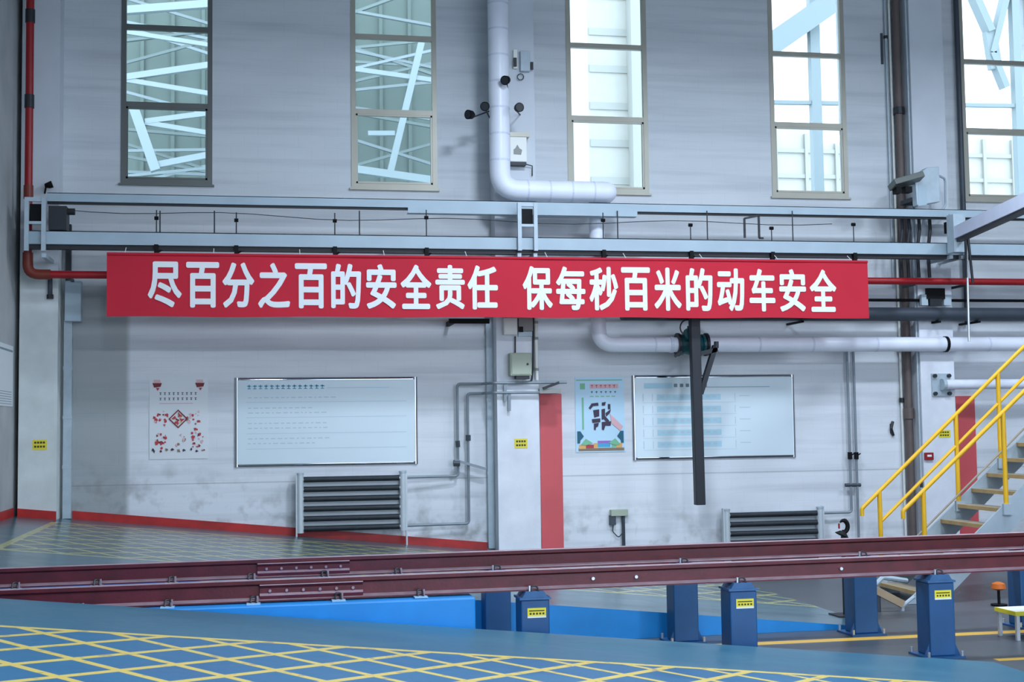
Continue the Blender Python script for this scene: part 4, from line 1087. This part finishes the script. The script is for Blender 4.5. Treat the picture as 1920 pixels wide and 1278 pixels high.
# ------------------------------------------------------------------ stair
YS0, YS1 = 15.8, 16.95
st = thing('steel_stair', (PX(1760, 1000, YS0), YS0, 0), 'grey steel stair with yellow tubular handrails rising to the right', 'stair')
def line_at(pa, pb, Y):
    a, b = P(*pa, Y), P(*pb, Y); s_ = (b.z-a.z)/(b.x-a.x)
    return a, s_
fa, fs_ = line_at((1730, 921), (1920, 733), YS0)
slope = fs_
ba, bs_ = line_at((1648, 921), (1920, 649), YS1)
slope = (fs_+bs_)/2
XS1 = 10.9
def hz(X, front): return (fa.z+fs_*(X-fa.x)) if front else (ba.z+bs_*(X-ba.x))
sa = P(1885, 947, YS0)                        # foot of the second front post = top of stringer
sz0 = sa.z-slope*sa.x
def szz(X): return sz0+slope*X                # top line of the stringer
xfoot = (0.02-sz0)/slope
XST = 11.2
for Y, nm in ((YS0, 'stringer'), (YS1, 'stringer')):
    h = 0.30
    pts = [(xfoot-0.05, Y, 0.005), (xfoot+0.45, Y, 0.005), (XST, Y, szz(XST)-h*1.2), (XST, Y, szz(XST)), (xfoot, Y, 0.06)]
    MB().prism(pts, (0, 0.03, 0)).build(nm, 'stair_grey', st)
rise = 0.205; nst = int((szz(XST)-0.05)/rise)
for k in range(nst):
    z = rise*(k+1)-0.06; X = (z-sz0)/slope
    tr = box((X, YS0+0.03, z-0.035), (X+0.27, YS1, z)).build('tread', 'tread', st)
    box((X-0.006, YS0+0.03, z-0.045), (X+0.03, YS1, z+0.004)).build('nosing', 'tread_edge', tr)
for front, Y, pa, xs in ((True, YS0, 1693, (1730, 1885)), (False, YS1, 1616, (1650, 1796, 1878))):
    Xa = PX(pa, 955, Y); r_ = 0.028
    pts = [(Xa, Y, hz(Xa, front)-0.10), (Xa, Y, hz(Xa, front)), (XST, Y, hz(XST, front))]
    MB().tube(fillet(pts, 0.08, 4), r_, 10).build('handrail', 'stair_yellow', st, smooth=True)
    off = 0.42
    Xm = PX(xs[0], 960, Y)
    if not front:
        MB().cyl((Xm, Y, hz(Xm, front)-off), (XST, Y, hz(XST, front)-off), 0.024, 8).build('mid_rail', 'stair_yellow', st, smooth=True)
    for px in xs:
        X = PX(px, 900, Y) if px > 1700 else PX(px, 960, Y)
        zb_ = max(szz(X)-0.05, 0.01)
        MB().cyl((X, Y, zb_), (X, Y, hz(X, front)), 0.031, 10).build('post', 'stair_yellow', st, smooth=True)
        if zb_ > 0.1: box((X-0.06, Y-0.045, zb_-0.08), (X+0.06, Y+0.0, zb_+0.06)).build('post_foot', 'stair_grey', st)
MB().cyl((xfoot+0.2, YS1-0.05, szz(xfoot+0.2)+0.12), (XST, YS1-0.05, szz(XST)+0.12), 0.015, 8).build('toe_rail', 'tread', st)
zla = szz(XST)
box((XST, YS0, zla-0.08), (XST+2.0, YS1+0.03, zla)).build('landing', 'stair_grey', st)
for lx_ in (XST+0.06, XST+1.94):
    for ly_ in (YS0+0.06, YS1-0.03):
        box((lx_-0.05, ly_-0.05, 0.0), (lx_+0.05, ly_+0.05, zla-0.08)).build('landing_leg', 'stair_grey', st)
for front, Y in ((True, YS0), (False, YS1)):
    MB().tube([(XST, Y, hz(XST, front)), (XST+2.0, Y, hz(XST, front))], 0.028, 10).build('handrail', 'stair_yellow', st, smooth=True)
    for lx_ in (XST+0.05, XST+1.0, XST+1.95):
        MB().cyl((lx_, Y, zla-0.05), (lx_, Y, hz(XST, front)), 0.031, 10).build('post', 'stair_yellow', st, smooth=True)

# ------------------------------------------------------------------ things standing on the floor behind the rails
r = thing('lifting_hook', (PX(1581, 1000, 15.0), 15.0, 0.0), 'black hook on a stand showing just above the far rail left of the stair', 'hook')
hx = PX(1581, 1000, 15.0); zh = PZ(1581, 1003, 15.0)
g0 = max(0, zr(hx))
MB().cyl((hx, 15.0, g0), (hx, 15.0, zh+0.01), 0.03, 10).build('stand', 'dark_steel', r)
box((hx-0.15, 14.85, g0), (hx+0.15, 15.15, g0+0.03)).build('base', 'dark_steel', r)
MB().tube([(hx-0.02, 15.0, zh), (hx, 15.0, zh+0.04)], [0.09, 0.04], 10).build('collar', 'black', r)
MB().tube([(hx+0.005+0.055*math.cos(a), 15.0, zh+0.105+0.07*math.sin(a)) for a in [-1.9+k*0.33 for k in range(14)]], [0.028]*10+[0.025, 0.02, 0.016, 0.01], 8).build('hook', 'black', r, smooth=True)
MB().tube([(hx-0.05, 15.0, zh+0.08), (hx-0.05, 15.0, zh+0.14)], 0.012, 6).build('latch', 'fire_red', r)
# tow bar lying behind the columns
YTb = 15.3
r = thing('tow_bar', P(1665, 1110, YTb), 'tan bar with a bent grey handle resting behind the third near column', 'bar')
p0, p1 = P(1642, 1106, YTb), P(1692, 1132, YTb)
MB().bar(p0, p1, 0.08, 0.09).build('bar', 'wood_tan', r)
MB().tube(fillet([P(1714, 1118, YTb), P(1692, 1136, YTb), P(1692, 1150, YTb)], 0.05, 4), 0.025, 8).build('handle', 'stair_grey', r, smooth=True)
MB().tube(fillet([P(1642, 1095, YTb+0.2), P(1655, 1082, YTb+0.2), P(1700, 1088, YTb+0.3)], 0.05, 4), 0.03, 8).build('grey_arm', 'stair_grey', r, smooth=True)
g0 = max(0, zr(p0.x)); MB().cyl((p0.x+0.03, YTb, g0), (p0.x+0.03, YTb, p0.z), 0.03, 8).build('leg', 'dark_pipe', r)
g0 = max(0, zr(p1.x)); MB().cyl((p1.x, YTb, g0), (p1.x, YTb, PZ(1692, 1148, YTb)), 0.02, 8).build('leg', 'dark_pipe', r)
# small orange head on black stand
YO = 15.4; ox = PX(1872, 1098, YO); oz = PZ(1872, 1098, YO)
r = thing('orange_beacon', (ox, YO, 0), 'small orange lamp head on a black stand left of the last column', 'beacon')
MB().tube([(ox, YO, oz-0.05), (ox, YO, oz-0.03), (ox, YO, oz+0.03), (ox, YO, oz+0.05)], [0.05, 0.09, 0.08, 0.03], 12).build('head', 'orange', r, smooth=True)
MB().cyl((ox, YO, 0.02), (ox, YO, oz-0.05), 0.018, 8).build('stem', 'black', r); MB().cyl((ox, YO, 0), (ox, YO, 0.02), 0.10, 12).build('foot', 'black', r)
# low bench frame at the right edge
YQ2 = 12.9
r = thing('low_bench', P(1915, 1232, YQ2), 'low white metal bench with yellow edge cut by the right border', 'bench')
xA, xB = PX(1872, 1170, YQ2+0.35), PX(1872, 1170, YQ2)+1.0; zt_ = 0.30
box((xA, YQ2, zt_-0.03), (xB, YQ2+0.40, zt_)).build('top', 'plastic_white', r)
box((xA-0.012, YQ2-0.012, zt_-0.04), (xB, YQ2, zt_+0.003)).build('edge', 'tag_yellow', r); box((xA-0.012, YQ2, zt_-0.04), (xA, YQ2+0.40, zt_+0.003)).build('edge', 'tag_yellow', r)
for sx in (xA+0.03, xB-0.03):
    for sy in (YQ2+0.03, YQ2+0.37):
        box((sx-0.018, sy-0.018, 0), (sx+0.018, sy+0.018, zt_-0.03)).build('leg', 'steel_bright', r)
box((xA+0.2, YQ2+0.03, 0.10), (xB-0.1, YQ2+0.06, zt_-0.03)).build('apron', 'plastic_white', r)

# ------------------------------------------------------------------ outside the windows
ne = thing('neighbour_shed', (-2, 31, 0), 'grey-green clad shed seen through the two left windows', 'building')
box((-14, 31.0, 0), (6.5, 31.4, 19)).build('facade', 'cladding', ne)
for k in range(30):
    x = -13.5+k*0.68; box((x, 30.93, 4), (x+0.08, 31.0, 18.5)).build('cladding_rib', 'cladding', ne)
rt = thing('roof_truss', (0, 28.5, 0), 'white braced steel frame seen through the two left windows', 'steelwork')
for (xa_, ya_, xb_, yb_, w) in ((232, 20, 392, 8, 0.16), (236, 145, 394, 122, 0.13), (236, 150, 394, 176, 0.10), (236, 60, 394, 85, 0.09), (272, 228, 394, 212, 0.11), (272, 230, 394, 250, 0.10), (250, 200, 292, 320, 0.20), (290, 310, 394, 290, 0.13), (665, 130, 808, 150, 0.10), (730, 330, 790, 80, 0.14), (670, 318, 810, 338, 0.16), (690, 250, 740, 250, 0.10)):
    MB().bar(P(xa_, ya_, 28.5), P(xb_, yb_, 28.5), w, w).build('brace', 'truss_white', rt)
rg2 = random.Random(5)
for k in range(26):
    lo_, hi_ = ((225, 400) if k % 2 else (655, 820)); ya_ = rg2.uniform(-20, 350)
    MB().bar(P(lo_, ya_, 29.6), P(hi_, ya_+rg2.uniform(-60, 60), 29.6), 0.05+0.06*rg2.random(), 0.06).build('reflection_bar', rg2.choice(['truss_mid', 'truss_mid', 'truss_grey', 'truss_white']), rt)  # thin bars added outside to imitate reflections in the glass
for px in (205, 430, 640, 835):
    X = PX(px, 200, 28.5); box((X-0.1, 28.4, 0), (X+0.1, 28.6, 15)).build('post', 'truss_white', rt)
ne2 = thing('white_block', (9, 44, 0), 'pale building seen through the middle window', 'building')
box((11.2, 44, 0), (15.5, 48, 30)).build('facade', 'cladding_pale', ne2)
for k in range(9): box((11.25, 43.95, 8+k*1.3), (15.4, 44.0, 8.25+k*1.3)).build('band', 'truss_pale', ne2)
box((12.6, 43.4, 0), (13.6, 44, 30)).build('pier', 'truss_pale', ne2)
cn = thing('steel_canopy', P(1528, 420, 29), 'grey steel canopy frame seen through the right windows', 'steelwork')
cn.location.z = 0
for (pts, w, nm) in (([(1430, 95), (1580, -10)], 0.85, 'diagonal_beam'), ([(1440, 192), (1930, 199)], 0.14, 'rail'), ([(1866, 130), (1855, 60), (1815, -30)], 0.30, 'branch'), ([(1884, 165), (1858, 100), (1890, -30)], 0.26, 'branch')):
    for a, c in zip(pts[:-1], pts[1:]): MB().bar(P(*a, 29), P(*c, 29), w, w*0.6).build(nm, 'truss_grey', cn)
for px in (1529, 1909):
    X = PX(px, 200, 29); box((X-0.12, 28.9, 0), (X+0.12, 29.1, 13)).build('post', 'truss_grey', cn)
ne3 = thing('far_shed', (22, 46, 0), 'pale low shed seen low in the right windows', 'building')
box((17, 46, 0), (34, 50, 13.2)).build('facade', 'cladding_pale', ne3)
for k in range(5): box((17, 45.9, 8.5+k*0.95), (34, 46.0, 8.65+k*0.95)).build('band', 'truss_pale', ne3)
for k in range(12): box((17.5+k*1.2, 45.85, 7), (17.62+k*1.2, 46.0, 13)).build('cladding_rib', 'truss_pale', ne3)
o = box((-40, 21.9, -0.4), (60, 90, -0.1)).build('floor_yard', 'roof'); tag(o, 'concrete yard outside the hall', 'ground', kind='structure')
